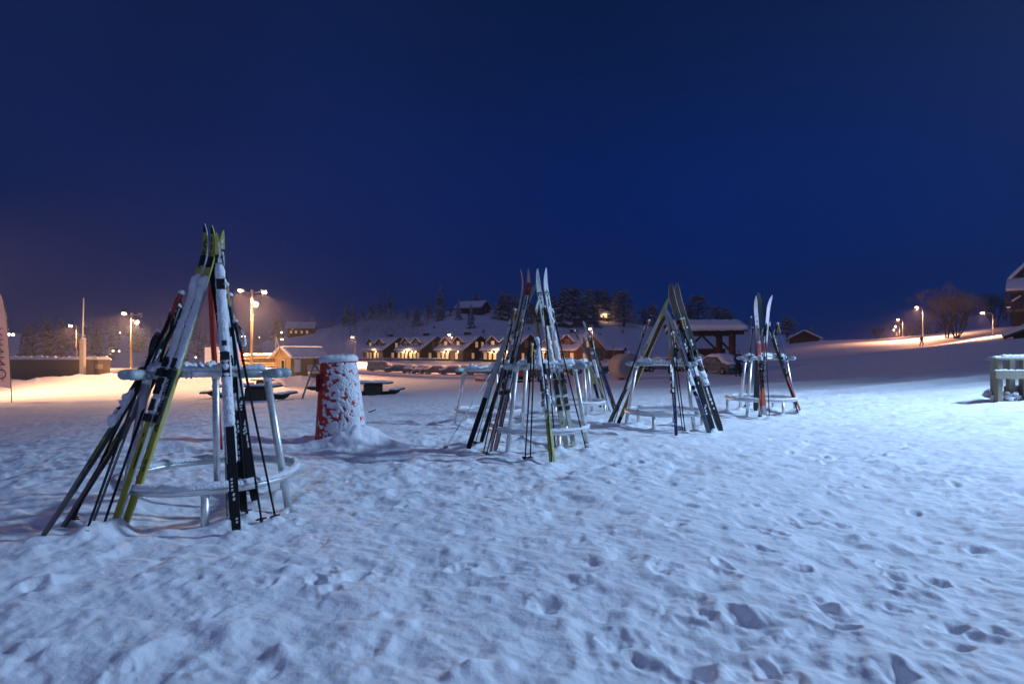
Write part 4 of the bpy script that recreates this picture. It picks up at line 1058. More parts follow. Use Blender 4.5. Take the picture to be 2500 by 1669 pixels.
# kiosk hut with sloping boards
def make_kiosk():
    d = 48; s = d / F; base = onground(735, d); phi = R(54)
    root = thing('kiosk', 'tan wooden kiosk with pink-lit snowy roof, picket skirt and bench, behind the swing', 'kiosk', base, phi, None, (.78, .76, 1.0))
    L_, D_, wh, rh = 4.3, 2.9, 2.15, .62
    gable_house(root, L_, D_, wh, rh, .45, WOOD_HUT, WOOD_HUT, .12, 21, -.2, .1)
    window(root, 'l', L_, D_, -.1, 1.35, .62, .95, PANE_DARK, 1, 1, TRIM)
    window(root, 'f', L_, D_, 1.62, 1.6, .55, .55, PANE_DARK, 1, 1, WHITE_P)
    m = MB(); m.box((-1.42, -D_ / 2 - .05, 1.35), (.72, .05, 1.05)); m.build('notice_board', WHITE_P, root)
    m = MB(); m.box((.9, -D_ / 2 - .02, 1.15), (.60, .06, 1.75)); m.build('door', mat('brown_door', (.13, .08, .05), .7), root)
    m = MB()
    for k in range(30): m.box((-2.0 + k * .137, -D_ / 2 - .10, .35), (.085, .03, .72))
    m.build('picket_skirt', WOOD_HUT, root, kind='stuff')
    m = MB()
    for k in range(22):
        m.box((-L_ / 2 + .1 + k * (L_ - .2) / 21, -D_ / 2 - .011, 1.4), (.025, .022, 1.45)); 
    for k in range(14): m.box((-L_ / 2 - .011, -D_ / 2 + .1 + k * (D_ - .2) / 13, 1.0), (.022, .025, 2.1))
    m.build('board_battens', WOOD_HUT, root, kind='stuff')
    for k in range(4):
        m = MB(); m.bbox((.45, -D_ / 2 - .62 + .03 * k, .80 + .17 * k), (2.0, .06, .10), .01); sl = m.build('bench_slat', TRIM, root)
        m = MB(); m.ridge([Vector((x, -D_ / 2 - .62 + .03 * k, .85 + .17 * k)) for x in np.linspace(-.55, 1.45, 16)], .05, .05, seed=k, amp=.4); m.build('snow', SNOW, sl, True)
    m = MB(); m.box((.45, -D_ / 2 - .85, .72), (2.1, .42, .06)); st = m.build('bench_seat', TRIM, root)
    m = MB(); m.sheet((-.6, -D_ / 2 - 1.06, .75), (1.5, -D_ / 2 - 1.06, .75), (1.5, -D_ / 2 - .64, .75), (-.6, -D_ / 2 - .64, .75), .08, 10, 3); m.build('snow', SNOW, st, True)
    for x in (-.5, 1.4):
        m = MB(); m.box((x, -D_ / 2 - .8, .3), (.08, .08, .85)); m.build('bench_leg', TRIM, root)
    # bare rafters standing above the gable
    zr = wh + rh; xg = -L_ / 2 - .40
    m = MB(); m.tube((xg, .02, zr + .1), (xg, .62, zr + .95), .045, n=6); m.tube((xg, .62, zr + .95), (xg, .68, zr - .55), .04, n=6); m.tube((xg, .10, zr - .10), (xg, 1.2, zr - .62), .045, n=6); m.tube((xg, -.3, zr - .1), (xg, .35, zr - .60), .045, n=6)
    m.build('gable_rafters', TRIM, root)
    m = MB(); m.path([(-L_ / 2 + .12, -D_ / 2 - .12, 1.25), (-L_ / 2 + .75, -D_ / 2 - .14, .2)], .03, 6); m.build('leaning_pole', TRIM, root)
    for x, c, w in [(-.6, ORG, .35), (.9, YEL, .75)]:
        m = MB(); m.bbox((x + .2, -D_ / 2 - 1.0, .18), (w, .35, .35), .03); m.build('crate', mat('crate_%d' % int(w * 100), c, .7), root)
make_kiosk()
# fence and planks beside kiosk
p = onground(655, 66); root = thing('plank_pile', 'snow-covered pile of timber and rails left of the kiosk', 'timber pile', p)
r_ = random.Random(4); 
for k in range(9):
    m = MB(); m.tube((-3.5 + r_.uniform(-.6, .6), r_.uniform(-.5, .5), .2 + .13 * k), (2.6 + r_.uniform(-.8, .8), r_.uniform(-.5, .5), .25 + .13 * k), .08, n=6); o = m.build('plank', WOOD_POLE, root)
m = MB(); m.sheet((-3.2, -.5, 1.35), (2.4, -.5, 1.4), (2.4, .5, 1.4), (-3.2, .5, 1.35), .22, 16, 4, .6, 2); m.build('snow', SNOW, root, True)
m = MB(); m.tube((-3.1, -.5, -.2), (-3.1, -.5, 1.9), .13, n=8); m.build('marker_post', mat('orange_marker', (.55, .10, .05), .6), root)

# nest swing on an A-frame
def make_swing():
    p = G(736, 972); d = p.y; s = d / F
    root = thing('nest_swing', 'timber A-frame swing with a round black basket, left of the red pad', 'swing', p)
    def P(px, py, dy=0): return Vector(((px - 736) * s, dy, CH - (py - HY) * s - p.z))
    ap = P(756, 889, .5)
    for q in (P(735, 974), P(798, 960, .9)):
        m = MB(); m.tube(q - Vector((0, 0, .1)), ap, .034, n=8); m.build('leg', WOOD_G, root, True)
    m = MB(); m.tube(ap, ap + Vector((1.0, 1.7, -.03)), .034, n=8); m.build('crossbeam', WOOD_G, root, True)
    ap2 = ap + Vector((.98, 1.65, -.03))
    for q in (Vector((-.10, -.42, 0)), Vector((.30, .40, 0))):
        m = MB(); g = ap2 + q; g.z = -.15; m.tube(g, ap2, .034, n=8); m.build('leg', WOOD_G, root, True)
    c = P(759, 948, .55); N = 20
    ring = [c + Vector((.30 * math.cos(2 * math.pi * i / N), .30 * math.sin(2 * math.pi * i / N), 0)) for i in range(N)]
    m = MB(); m.path(ring, .055, 8, closed=True); m.blob(c - Vector((0, 0, .05)), (.27, .27, .06), amp=.1); b = m.build('basket', BLACK, root, True)
    m = MB(); m.sheet(c + Vector((-.2, -.2, .03)), c + Vector((.2, -.2, .03)), c + Vector((.2, .2, .03)), c + Vector((-.2, .2, .03)), .05, 5, 5); m.build('snow', SNOW, b, True)
    for i in (9, 11, 1, 19):
        m = MB(); m.tube(ring[i], ap + Vector((.35, .25, -.05)) if i in (9, 11) else ap + Vector((.45, .35, -.05)), .008, n=5); m.build('chain', STEEL, root)
make_swing()

# picnic tables: plank top, two plank benches on log trestles, half buried
def picnic_table(label, px, py, rz, sc=1.0):
    p = G(px, py); root = thing('picnic_table', label, 'picnic table', p, rz, 'dark picnic tables on the snow', (sc, sc, sc))
    for k in range(4):
        m = MB(); m.bbox((0, -.33 + .22 * k, .56), (1.75, .20, .065), .02); m.build('table_plank', WOOD_TABLE, root)
    for sy in (-1, 1):
        m = MB(); m.bbox((sy * 1.16, 0, .25), (.36, 1.7, .07), .02); b = m.build('bench', WOOD_TABLE, root)
        m = MB(); m.sheet((sy * 1.16 - .16, -.8, .287), (sy * 1.16 + .16, -.8, .287), (sy * 1.16 + .16, .8, .287), (sy * 1.16 - .16, .8, .287), .05, 3, 9, .6, 6); m.build('snow', SNOW, b, True)
    m = MB(); m.bbox((0, 0, .22), (.78, .62, .60), .05); m.build('trunk', WOOD_TABLE, root)
    for sx in (-1, 1):
        m = MB(); m.path([(sx * .3, 0, .02), (sx * .85, 0, .05), (sx * 1.15, 0, .18), (sx * 1.28, 0, .20)], [.13, .13, .10, .05], 8); m.build('bearer', WOOD_TABLE, root, True)
    m = MB(); m.sheet((-.85, -.42, .595), (.85, -.42, .595), (.85, .42, .595), (-.85, .42, .595), .05, 14, 6, .7, 4); m.build('snow', SNOW, root, True)
    return root
picnic_table('dark picnic table right of the nearest rack, in front of the kiosk', 628, 976, R(0), .94)
picnic_table('picnic table behind the black skis of the nearest rack, only its bench showing', 566, 968, R(4), .95)
picnic_table('picnic table beyond the rest, just under the plastic peg end', 640, 944, R(3), .85)
picnic_table('picnic table half hidden behind the red safety pad', 911, 963, R(-3), .82)

# plank fence with snow cap, mast with box in front, sign
def make_fence():
    d = 50; s = d / F
    x0, x1 = (-330 - CX) * s, (269 - CX) * s
    def top(x): px = x / s + CX; return CH - (np.interp(px, [25, 269], [876, 877]) - HY) * s - .0
    root = thing('plank_fence', 'long grey-brown plank fence with a snow cap at the left edge', 'fence', (x1, d, g1(x1, d)))
    z0 = g1(x1, d); zt = top(x1) - z0
    n = int((x1 - x0) / .36)
    r_ = random.Random(8)
    for k in range(n):
        x = -(k + .5) * .36; m = MB(); h = zt + 1.2; m.bbox((0, 0, h / 2 - 1.2), (.356, .035, h - .02), .004); 
        o = m.build('plank', WOOD_FENCE, root); o.location = (x, r_.uniform(-.006, .006), r_.uniform(-.02, .0))
    m = MB(); m.box((-(x1 - x0) / 2, -.05, zt - .12), (x1 - x0, .06, .16)); m.build('top_rail', WOOD_FENCE, root)
    m = MB(); m.ridge([Vector((x, 0, zt - .02)) for x in np.linspace(-(x1 - x0), .08, 150)], .24, .26, amp=.35, seed=4); m.build('snow', SNOW, root, True)
    m = MB(); m.box((-.95, -.04, zt - .62), (.70, .03, .42)); m.build('notice', mat('pale_notice', (.40, .34, .27), .7), root)
make_fence()
def make_mast():
    d = 48.5; s = d / F; p = onground(203, d)
    root = thing('mast', 'thin white mast rising from a snow-crusted box before the plank fence', 'mast', p)
    Z = lambda py: CH - (py - HY) * s - p.z; X = lambda px: (px - 203) * s
    m = MB(); m.bbox((X(202), 0, (Z(828) + Z(912)) / 2), (.36, .34, Z(828) - Z(912)), .03); m.build('box', mat('pale_frosted_box', (.42, .38, .33), .8, frost=.3), root)
    m = MB(); m.tube((X(201.5), 0, Z(835)), (X(204.5), 0, Z(727)),   .062, .042, n=10); m.build('pole', WHITE_P, root, True)
    m = MB(); m.tube((X(198), 0, Z(820)), (X(206), 0, Z(819)), .06, n=6); m.tube((X(204), 0, Z(790)), (X(208), 0, Z(787)), .03, n=6); m.build('clamp', STEEL, root)
    m = MB(); m.ridge([Vector((x, 0, Z(828))) for x in np.linspace(-.2, .2, 6)], .17, .12); m.build('snow', SNOW, root, True)
    m = MB(); m.box((X(200), 0, (Z(912) - .6) / 2), (.25, .25, Z(912) + .6)); m.build('stand', WOOD_FENCE, root)
make_mast()

# feather flag at the left edge, seen from its back: lettering reads mirrored
def make_flag():
    p = G(28, 983); d = p.y; s = d / F
    root = thing('feather_flag', 'pale feather flag on a bent black pole at the left edge', 'flag', p)
    X = lambda px: (px - 28) * s; Z = lambda py: CH - (py - HY) * s - p.z
    edge = [(28.3, 983), (27.5, 950), (25, 900), (22, 850), (18, 800), (13, 760), (7, 730), (0, 712), (-14, 695), (-32, 690)]
    m = MB(); m.path([(X(a), 0, Z(b)) for a, b in edge], [.022, .020, .018, .016, .014, .012, .011, .010, .009, .008], 8); m.build('pole', BLACK, root, True)
    inn = [(-45, 936), (-46, 900), (-46, 850), (-46, 800), (-46, 770), (-46, 745), (-44, 720), (-40, 700)]
    out = [(26.5, 948), (24.6, 900), (21.6, 850), (17.6, 800), (12.6, 760), (6.6, 730), (-.6, 713), (-14.5, 696)]
    N = 10; vs = []; fs = []
    for (a, b), (c, e) in zip(out, inn):
        for k in range(N + 1):
            t = k / N; px = a + (c - a) * t; py = b + (e - b) * t
            vs.append((X(px), .05 * math.sin(t * 7 + py * .02) * t, Z(py)))
    for j in range(len(out) - 1):
        for k in range(N):
            a = j * (N + 1) + k; fs.append((a, a + 1, a + N + 2, a + N + 1))
    m = MB(); m.add(vs, fs); cloth = mat('pale_flag_cloth', (.55, .46, .50), .8, var=.06); nt = cloth.node_tree
    tr = nt.nodes.new('ShaderNodeBsdfTranslucent'); tr.inputs[0].default_value = (.33, .27, .36, 1); mxs = nt.nodes.new('ShaderNodeMixShader'); mxs.inputs[0].default_value = .4
    out = [q for q in nt.nodes if q.type == 'OUTPUT_MATERIAL'][0]
    nt.links.new(nt.nodes['Principled BSDF'].outputs[0], mxs.inputs[1]); nt.links.new(tr.outputs[0], mxs.inputs[2]); nt.links.new(mxs.outputs[0], out.inputs[0])
    m.build('cloth', cloth, root, True)
    for txt, size, x, y in [('ONNIV', 34, 2, 928), ('VINTER HVER VINTER', 9.5, 12.5, 932)]:
        cu = bpy.data.curves.new('lettering', 'FONT'); cu.body = txt; cu.size = size * s; cu.materials.append(mat('flag_ink', (.17, .14, .16), .8)); cu.extrude = .001
        cu.space_character = 1.25
        o = text_mesh(cu, 'lettering', root)
        M = Matrix(((0, 0, 0), (0, 0, 0), (0, 0, 0)))
        ax = Vector((-.09, 0, 1)).normalized(); up = Vector((1, 0, .09)).normalized()      # mirrored: seen from behind
        n = ax.cross(up).normalized()
        M4 = Matrix((ax, up, n)).transposed().to_4x4(); M4.translation = Vector((X(x - 6), -.075, Z(y))); o.matrix_local = M4
make_flag()
# two blank white boards
p = onground(516, 58); s_ = 58 / F; root = thing('sign_boards', 'two blank white boards on posts, behind the nearest rack', 'sign', p)
zt_ = CH - (848 - HY) * s_ - p.z
for x, w, dz in ((-.31, .72, 0), (.43, .72, .06)):
    m = MB(); m.bbox((x, 0 if x < 0 else .08, zt_ - 1.02 + dz), (w, .06, 2.05), .01); m.build('board', mat('white_board', (.70, .72, .76), .5), root)
    m = MB(); m.box((x, .12, zt_ / 2 - .6), (.09, .09, zt_ + .6)); m.build('post', STEEL, root)

# ------------------------------------------------------------------ parked cars under snow
CAR_N = 0
def make_car(paint, van=False):
    root = thing('parked_car', '', 'car', (0, 0, 0), 0, 'cars parked under snow')
    hw = .86; Hh = 1.95 if van else 1.48
    if van: prof = [(-2.25, .32), (2.2, .32), (2.28, .75), (2.15, 1.05), (1.55, 1.20), (1.05, 1.86), (-2.15, 1.92), (-2.28, 1.0)]
    else: prof = [(-2.1, .30), (2.1, .30), (2.18, .62), (2.05, .84), (1.10, .98), (.45, 1.40), (-1.20, 1.44), (-1.85, 1.02), (-2.15, .90), (-2.2, .55)]
    def lf(y): return [(x, y * (1.0 if z < 1.0 else .86), z) for x, z in prof]
    n = len(prof); vs = lf(-hw) + lf(hw); fs = [tuple(range(n - 1, -1, -1))[::-1], tuple(range(n, 2 * n))[::-1]]
    for i in range(n): j = (i + 1) % n; fs.append((i, n + i, n + j, j))
    m = MB(); m.add(vs, fs); m.build('body', paint, root)
    m = MB()
    for sy in (-1, 1):
        if van: m.box((-.5, sy * (hw * .88 + .02), 1.42), (2.6, .04, .42))
        else: m.box((-.35, sy * (hw * .88 + .03), 1.16), (1.55, .05, .28))
    m.build('side_windows', GLASS_CAR, root)
    for sx in (-1.35, 1.35):
        for sy in (-1, 1):
            m = MB(); m.tube((sx, sy * (hw - .14), .30), (sx, sy * (hw + .03), .30), .31, n=14); w = m.build('wheel', TYRE, root)
            m = MB(); m.tube((sx, sy * (hw + .03), .30), (sx, sy * (hw + .045), .30), .18, n=10); m.build('rim', STEEL, w)
    for sy in (-.6, .6):
        m = MB(); m.box((2.14, sy, .70), (.08, .34, .15)); m.build('headlight', HEADL, root)
    m = MB(); m.box((2.20, 0, .46), (.05, .9, .14)); m.build('grille', BLACK, root)
    z = 1.90 if van else 1.42
    m = MB()
    if van:
        m.sheet((-2.25, -hw * .9, z), (1.05, -hw * .9, z), (1.05, hw * .9, z), (-2.25, hw * .9, z), .22, 12, 5, .4, 3); m.sheet((1.02, -.74, 1.86), (2.15, -.8, 1.08), (2.15, .8, 1.08), (1.02, .74, 1.86), .16, 6, 5, .4, 4)
    else:
        m.sheet((-1.25, -.74, z), (.50, -.74, z), (.50, .74, z), (-1.25, .74, z), .22, 9, 5, .4, 3); m.sheet((.44, -.72, 1.41), (1.12, -.78, .99), (1.12, .78, .99), (.44, .72, 1.41), .15, 4, 5, .4, 4)
        m.sheet((1.06, -.80, .99), (2.10, -.82, .84), (2.10, .82, .84), (1.06, .80, .99), .16, 6, 5, .4, 5); m.sheet((-2.16, -.8, .92), (-1.85, -.8, 1.02), (-1.85, .8, 1.02), (-2.16, .8, .92), .15, 3, 5, .4, 6)
        m.sheet((-1.88, -.76, 1.02), (-1.18, -.74, 1.44), (-1.18, .74, 1.44), (-1.88, .76, 1.02), .13, 4, 5, .4, 7)
    m.build('snow', SNOW, root, True)
    return root
paints = [mat('car_paint_%d' % i, c, .4, .1, frost=.40, fscale=13) for i, c in enumerate([(.03, .035, .05), (.22, .22, .23), (.30, .03, .03), (.02, .05, .10), (.10, .11, .10)])]
protos = [make_car(paints[0]), make_car(paints[1], True), make_car(paints[3]), make_car(paints[4])]
CARS = [(927, 905, 106, 8, 1, 'white-covered van leftmost in the row of parked cars'), (968, 906, 105, 195, 0, 'snowed-in car just right of the leftmost van'),
 (1004, 906, 104, 80, 2, 'snowed-in car facing the camera below the second row house'), (1030, 907, 103, 255, 3, 'second snowed-in car facing the camera below the second row house'),
 (1064, 908, 102, 172, 0, 'car with a smoothly rounded snow hood below the third row house'), (1100, 909, 100, 200, 3, 'dark car parked askew under the third row house'),
 (1134, 909, 99, 100, 0, 'snowed-in car left of the nearly empty rack'), (1170, 910, 98, 175, 2, 'snowed-in car behind the nearly empty rack'),
 (1232, 911, 96, 15, 1, 'snowy van behind the left skis of the middle rack'), (1272, 925, 62, 180, 0, 'dark car low behind the middle rack legs'),
 (1318, 921, 66, 5, 3, 'dark car seen through the legs of the middle rack'), (1388, 912, 84, 160, 2, 'car with a white hood behind the rack to the right of the middle'),
 (1428, 917, 72, 10, 0, 'dark car with snow on its bonnet behind the half hidden right rack'), (1495, 912, 74, 195, 2, 'dark car with a clear flank left of the round tank'),
 (1614, 919, 60, 185, 3, 'snow-laden car behind the legs of the third rack'), (1690, 915, 52, 90, 0, 'dark car behind the broad black skis'),
 (1764, 914, 46, 282, 0, 'dark car with faint headlight left of the person in blue')]
used = set()
for (px, py, d, a, k, lab) in CARS:
    s = d / F; x = (px - CX) * s; z = max(g1(x, d), CH - (py - HY) * s - .35)
    z = g1(x, d)
    loc = (x, d, z - .08)
    if k not in used: used.add(k); o = protos[k]; o.location = loc; o.rotation_euler = (0, 0, R(a)); o['label'] = lab
    else: dup(protos[k], loc, R(a), lab)
# red snowmobile-like sled with trailer behind the middle rack, round tank, trailers
def red_machine():
    d = 40; p = onground(1262, d); s = d / F
    root = thing('snow_groomer', 'small red snow machine behind the left leg of the middle rack', 'snow machine', p)
    m = MB(); m.prism([(-.9, .45), (.95, .45), (1.0, .60), (.3, .85), (-.3, .95), (-.9, .80)], 'y', -.45, .45); m.build('cowl', mat('red_machine_paint', (.42, .03, .02), .35, frost=.15, fscale=4), root)
    m = MB(); m.path([(-.9, 0, .12), (-.7, 0, .02), (.8, 0, .02), (1.0, 0, .15), (.8, 0, .30), (-.7, 0, .30)], .12, 8, closed=True); m.build('track', BLACK, root)
    m = MB(); m.bbox((-.5, 0, .98), (.7, .5, .12), .03); m.build('seat', BLACK, root)
    for y in (-.35, .35):
        m = MB(); m.path([(.4, y, .0), (1.2, y, .0), (1.4, y, .15)], .05, 6); m.build('runner', STEEL, root)
    m = MB(); m.sheet((-.8, -.4, .98), (.3, -.4, .88), (.3, .4, .88), (-.8, .4, .98), .10, 6, 4, .5); m.build('snow', SNOW, root, True)
red_machine()
p = onground(1178, 44); root = thing('orange_sled', 'small orange-brown sled lying left of the middle rack', 'sled', p)
m = MB(); m.prism([(-.55, .05), (.5, .05), (.75, .30), (.6, .34), (.4, .18), (-.55, .30)], 'y', -.28, .28); m.build('hull', mat('orange_plastic', (.40, .12, .05), .6, frost=.2, fscale=5), root)
m = MB(); m.sheet((-.5, -.25, .27), (.3, -.25, .2), (.3, .25, .2), (-.5, .25, .27), .12, 5, 4); m.build('snow', SNOW, root, True)
d_ = 40; p = onground(1536, d_); root = thing('round_tank', 'big pale round tank lying on its side left of the third rack', 'tank', p)
m = MB(); N = 28; rr_ = .92
m.path([(-.35, 1.9, rr_), (-.30, 1.6, rr_), (-.15, .2, rr_), (0, -.25, rr_), (.02, -.36, rr_)], [.6, rr_, rr_, rr_, rr_ * .82], N); m.build('tank_shell', mat('pale_tank', (.36, .30, .29), .7, frost=.2, fscale=3), root, True)
m = MB(); m.tube((.02, -.36, rr_), (.022, -.42, rr_), .40, n=20); m.build('tank_lid', mat('grey_tank_lid', (.26, .22, .215), .6), root)
for x in (-.5, .4):
    m = MB(); m.box((x, .3, .10), (.18, 1.2, .3)); m.build('cradle', WOOD_D, root)
# timber frame and road sign posts near the lot
for px, py0, d, lab, boarded in [(1464, 850, 70, 'dark square sign on a post before the red end house', True), (1497, 832, 74, 'thin bare pole before the carport', False)]:
    p = onground(px, d); s = d / F; z = CH - (py0 - HY) * s - p.z
    root = thing('sign_post', lab, 'sign post', p); m = MB(); m.tube((0, 0, -.3), (0, 0, z), .055, n=8); m.build('post', WOOD_POLE, root)
    if boarded: m = MB(); m.bbox((0, -.08, z - .5), (.75, .05, .95), .02); m.build('board', mat('dark_sign_back', (.10, .08, .08), .6), root)
p = onground(1545, 90); root = thing('goal_frame', 'thin white frame standing behind the round tank', 'frame', p)
m = MB(); m.path([(-.6, 0, -.3), (-.6, 0, 3.0), (1.1, 0, 3.0), (1.1, 0, -.3)], .07, 6); m.build('frame', WHITE_P, root)
# snow-topped guard rail along the bank under the houses
def guard_rail():
    y = 133; xs = np.linspace((846 - CX) * y / F, (1478 - CX) * y / F, 60); root = thing('guard_rail', 'long snow-topped guard rail along the bank below the row houses', 'guard rail', (xs[0], y, 0))
    pts = []
    for x in xs: pts.append(Vector((x - xs[0], 0, max(g1(x, y) + .9, CH - (877.5 - HY) * y / F) )))
    m = MB(); m.path(pts, .20, 6); m.build('rail', WOOD_D, root)
    m = MB(); m.ridge([q + Vector((0, 0, .15)) for q in pts], .28, .22, amp=.4, seed=2); m.build('snow', SNOW, root, True)
    for q in pts[::5]:
        m = MB(); m.box((q.x, .1, q.z - .8), (.16, .16, 1.5)); m.build('post', WOOD_D, root)
guard_rail()

# ------------------------------------------------------------------ people
def person(label, loc, rz, jacket, trousers, hat, stride=.12, arm=.25):
    root = thing('person', label, 'person', loc, rz, None)
    V = [(0, 0, .98), (0, .01, 1.18), (0, .02, 1.40), (0, .0, 1.50), (0, -.01, 1.60), (0, -.02, 1.72),
         (.10, 0, .93), (.11, -stride, .52), (.12, -stride * .2, .10), (.12, -stride * .2 - .14, .05),
         (-.10, 0, .93), (-.11, stride * .6, .52), (-.12, stride * 1.7, .12), (-.12, stride * 1.7 - .13, .05),
         (.20, .02, 1.43), (.27, .04, 1.16), (.25, -arm * .6, .95), (.24, -arm * .8, .87),
         (-.20, .02, 1.43), (-.27, .04, 1.16), (-.25, -arm * .3, .93), (-.24, -arm * .4, .85)]
    E = [(0, 1), (1, 2), (2, 3), (3, 4), (4, 5), (0, 6), (6, 7), (7, 8), (8, 9), (0, 10), (10, 11), (11, 12), (12, 13), (2, 14), (14, 15), (15, 16), (16, 17), (2, 18), (18, 19), (19, 20), (20, 21)]
    Rd = [.17, .17, .18, .07, .095, .10, .11, .085, .065, .05, .11, .085, .065, .05, .085, .072, .055, .045, .085, .072, .055, .045]
    me = bpy.data.meshes.new('body'); me.from_pydata(V, E, [])
    m = bpy.data.materials.new('clothes'); m.use_nodes = True; nt = m.node_tree
    tcn = nt.nodes.new('ShaderNodeTexCoord'); sp = nt.nodes.new('ShaderNodeSeparateXYZ'); rp = nt.nodes.new('ShaderNodeValToRGB'); rp.color_ramp.interpolation = 'CONSTANT'
    dv = nt.nodes.new('ShaderNodeMath'); dv.operation = 'DIVIDE'; dv.inputs[1].default_value = 2.0
    nt.links.new(tcn.outputs['Object'], sp.inputs[0]); nt.links.new(sp.outputs['Z'], dv.inputs[0]); nt.links.new(dv.outputs[0], rp.inputs[0])
    el = rp.color_ramp.elements; el[0].position = 0; el[0].color = (.02, .02, .02, 1); el[1].position = .065; el[1].color = (*trousers, 1)
    for pos, c in ((.455, jacket), (.755, (.42, .25, .19)), (.825, hat)): q = el.new(pos); q.color = (*c, 1)
    nt.links.new(rp.outputs[0], nt.nodes['Principled BSDF'].inputs['Base Color']); nt.nodes['Principled BSDF'].inputs['Roughness'].default_value = .8
    me.materials.append(m)
    o = bpy.data.objects.new('body', me); COL.objects.link(o); o.parent = root
    sk = o.modifiers.new('skin', 'SKIN'); ss = o.modifiers.new('sub', 'SUBSURF'); ss.levels = 2; ss.render_levels = 2
    for i, r in enumerate(Rd): me.skin_vertices[0].data[i].radius = (r, r * (.72 if i < 3 else 1))
    me.skin_vertices[0].data[0].use_root = True
    return root
person('person in a blue jacket standing under the shelter left of the far rack', onground(1802, 37), R(25), (.015, .03, .13), (.012, .012, .016), (.16, .09, .06), .05)
person('walker in dark red jacket on the snow by the tallest arched lamp', W(2250, 846.5, 88), R(10), (.10, .03, .03), (.02, .025, .04), (.03, .02, .02), .14)

# ------------------------------------------------------------------ right-hand chalet and annex
def right_chalet():
    d = 84; s = d / F; X = lambda px: (px - CX) * s; Z = lambda py: CH - (py - HY) * s
    ox, oz = X(2520), Z(775); root = thing('big_chalet', 'dark timber chalet with thick snowy eaves at the right edge', 'house', (ox, d, oz), -R(42))
    lx = lambda px: (X(px) - ox) * .745; lz = lambda py: Z(py) - oz
    m = MB(); m.box(((lx(2466) + lx(2640)) / 2, 3.2, (lz(700) - 1.0) / 2), (lx(2640) - lx(2466), 6, lz(700) + 1.0)); m.build('wall', WOOD_D, root)
    m = MB(); m.prism([(lx(2474), lz(680)), (lx(2640), lz(680)), (lx(2640), lz(640)), (lx(2560), lz(600))], 'y', 1.0, 7.0); m.build('gable', WOOD_D, root)
    m = MB(); a, b = Vector((lx(2466), -.2, lz(679))), Vector((lx(2560), -.2, lz(598))); m.sheet(a, a + Vector((0, 8, 0)), b + Vector((0, 8, 0)), b, .45, 10, 12, .15, 3, up=(-.6, 0, .8), edge=.9); m.build('upper_roof_snow', SNOW_FAR, root)
    m = MB(); m.sheet((lx(2455), -1.4, lz(709)), (lx(2640), -1.4, lz(709)), (lx(2640), 1.2, lz(681)), (lx(2457), 1.2, lz(681)), .50, 22, 6, .15, 4, edge=.9); m.build('eave_snow', SNOW_FAR, root)
    m = MB(); m.box(((lx(2457) + lx(2640)) / 2, -.1, lz(712)), (lx(2640) - lx(2457), 2.6, .25)); m.build('eave', WOOD_D, root)
    for py, w in ((737, .30), (748, .16), (757, .35)):
        m = MB(); m.box(((lx(2453) + lx(2640)) / 2, -1.2, lz(py)), (lx(2640) - lx(2453), .2, w)); m.build('balcony_rail', WOOD_D if py != 757 else WOOD_G, root)
    m = MB(); m.box(((lx(2453) + lx(2640)) / 2, -.2, lz(762)), (lx(2640) - lx(2453), 2.2, .2)); m.build('balcony_floor', WOOD_D, root)
    for px in (2456, 2476, 2510):
        m = MB(); m.box((lx(px), -1.2, (lz(712) - .8) / 2), (.22, .22, lz(712) + .8)); m.build('post', WOOD_D, root)
    m = MB(); m.add([(lx(2468), -1.35, lz(733)), (lx(2490), -1.35, lz(721)), (lx(2494), -1.35, lz(723)), (lx(2472), -1.35, lz(736))], [(0, 1, 2, 3)]); m.prism([(lx(2470), lz(733)), (lx(2488), lz(723)), (lx(2491), lz(725)), (lx(2473), lz(735))], 'y', -1.33, -1.25); m.build('snow_strip', SNOW_FAR, root)
    m = MB(); m.box((lx(2462), -1.33, lz(749)), (.45, .12, .14)); m.build('glow_strip', mat('dim_lit_strip', (.9, .8, .7), .5, emit=(1, .6, .4), estr=.5), root)  # light reflected on the balcony, put in as a faintly glowing strip
    for k in range(5):
        m = MB(); m.box((lx(2480 + 14 * k), -1.18, lz(745)), (.35, .04, 1.2)); m.build('window', PANE_DARK, root)
right_chalet()
d_ = 58; s_ = d_ / F; ox_ = (2510 - CX) * s_; oz_ = CH - (828 - HY) * s_
root = thing('annex', 'low timber annex with a thick snow roof at the right edge, below the chalet', 'house', (ox_, d_, oz_), -R(42))
lx = lambda px: (px - 2510) * s_ * .745; lz = lambda py: CH - (py - HY) * s_ - oz_
m = MB(); m.sheet((lx(2446), -1.5, lz(822)), (lx(2600), -1.5, lz(770)), (lx(2600), 3, lz(765)), (lx(2450), 3, lz(817)), .42, 18, 6, .15, 5, up=(-.3, -.1, .95), edge=.9); m.build('roof_snow', SNOW_FAR, root)
m = MB(); m.prism([(lx(2450), lz(826)), (lx(2600), lz(776)), (lx(2600), lz(770)), (lx(2448), lz(821))], 'y', -1.4, 3); m.build('roof', WOOD_D, root)
m = MB(); m.box(((lx(2474) + lx(2600)) / 2, 1.2, lz(818) / 2 - .4), (lx(2600) - lx(2474), 2.5, lz(800) + .9)); m.build('wall', WOOD_D, root)
for px in (2482, 2498):
    m = MB(); m.box((lx(px), -.3, lz(824)), (.12, .12, .9)); m.build('post', WOOD_D, root)
m = MB(); m.box((lx(2500), -.3, lz(821)), (2.2, .08, .10)); m.build('handrail', WOOD_D, root)

